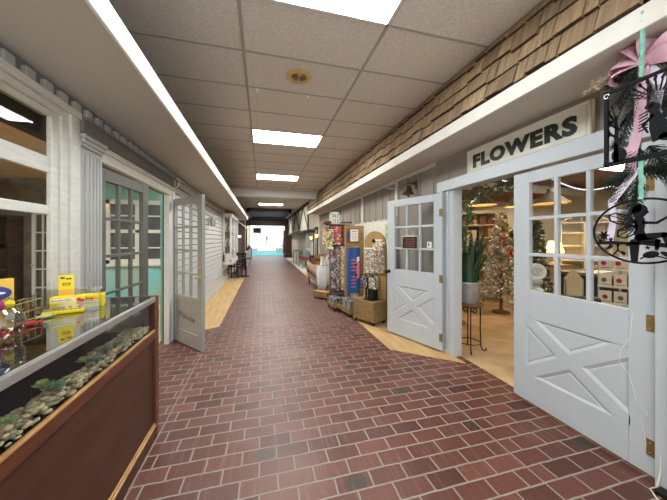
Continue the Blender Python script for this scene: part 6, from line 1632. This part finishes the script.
# track lights
tk = thing('track_light', 'brass track light on the ceiling behind the large shop window', 'lamp', (-2.0, 1.78, 2.62))
b = MB(); b.box(-.02, .02, -.7, .7, -.03, 0); b.build('track', 'black', tk)
for k, (y, a) in enumerate(((.05, .5), (-.08, -.4), (.55, .3))):
    b = MB(); b.tube([(0, y, -.03), (0, y, -.09)], .01, 6, 'black'); Mt = Matrix.Translation((0, y, -.12)) @ Matrix.Rotation(a, 4, 'X') @ Matrix.Rotation(1.0, 4, 'Y')
    b.lathe([(.028, -.05), (.034, -.045), (.040, .06), (.036, .06), (.0, .02)], 16, 0, 0, 'brass', Mt); b.build('spot_head', None, tk, smooth=True)
# pebble-dash brown shelf and goods in the dark room
shf = thing('wall_shelf', 'dark shelf unit in the room behind the large shop window', 'shelf', (-4.75, 6.2, .004))
b = MB(); b.box(-.4, .4, .17, .19, 0, 1.9)
for z in (.4, .9, 1.4, 1.88): b.box(-.4, .4, -.12, .18, z, z + .025)
b.box(-.42, -.39, -.12, .19, 0, 1.9); b.box(.39, .42, -.12, .19, 0, 1.9); b.build('carcass', 'darkwood', shf)
# hang each sub-part under the part it belongs to
NEST = {'print': ('carton', 'card', 'packet', 'tray_body'), 'soil': ('pot',), 'shade_lining': ('lamp_shade',), 'bulb': ('lamp_shade',), 'lid': ('jar_body', 'bin_body', 'tower_body', 'box_body'), 'cap': ('bottle_body', 'ball'),
        'notice': ('notice_frame',), 'picture': ('notice_frame',), 'screw_eye': ('frame',), 'valance': ('canopy',), 'lettering': ('board', 'cloth'), 'truck_motif': ('cloth',), 'display_text': ('screen',),
        'moulding': ('board',), 'end_strip': ('board',), 'rail_edge': ('rail',), 'pane': ('window_frame', 'door_frame'), 'muntin': ('door_frame',), 'clapper': ('bell_body',), 'handle': ('cup', 'basket_body'), 'twist': ('wrapper',), 'face': ('board',), 'peg': ('back_board',), 'lit_glass': ('lantern_frame',), 'hanger_bar': ('sheet',)}
for o in sorted(bpy.data.objects, key=lambda q: q.name):
    p = o.parent
    if p is None or p.parent is not None or len(o.children) or len(p.children) < 3: continue
    for c in p.children:
        if c is not o and c.name.split('.')[0] in NEST.get(o.name.split('.')[0], ()):
            o.parent = c; break
# ================================================================== LIGHT, CAMERA
w = bpy.data.worlds.new('world'); S.world = w; w.use_nodes = True
bg = w.node_tree.nodes['Background']; bg.inputs[0].default_value = (.93, .97, 1, 1); bg.inputs[1].default_value = 1.7

cam = bpy.data.cameras.new('camera'); co = bpy.data.objects.new('camera', cam); COL.objects.link(co)
cam.sensor_width = 36; cam.lens = 36 * 272 / 667; cam.shift_y = -10.5 / 667; cam.clip_start = .02; cam.clip_end = 200
co.location = (0, 0, 1.47); co.rotation_euler = (PI / 2, 0, -R(14.629))
S.camera = co
vs_ = S.view_settings; vs_.view_transform = 'Standard'; vs_.look = 'None'; vs_.gamma = 1; vs_.use_curve_mapping = False; vs_.exposure = 0.9
S.cycles.use_denoising = True; S.cycles.max_bounces = 10; S.cycles.diffuse_bounces = 5; S.cycles.transparent_max_bounces = 16; S.cycles.caustics_reflective = False; S.cycles.caustics_refractive = False; S.cycles.sample_clamp_indirect = 6
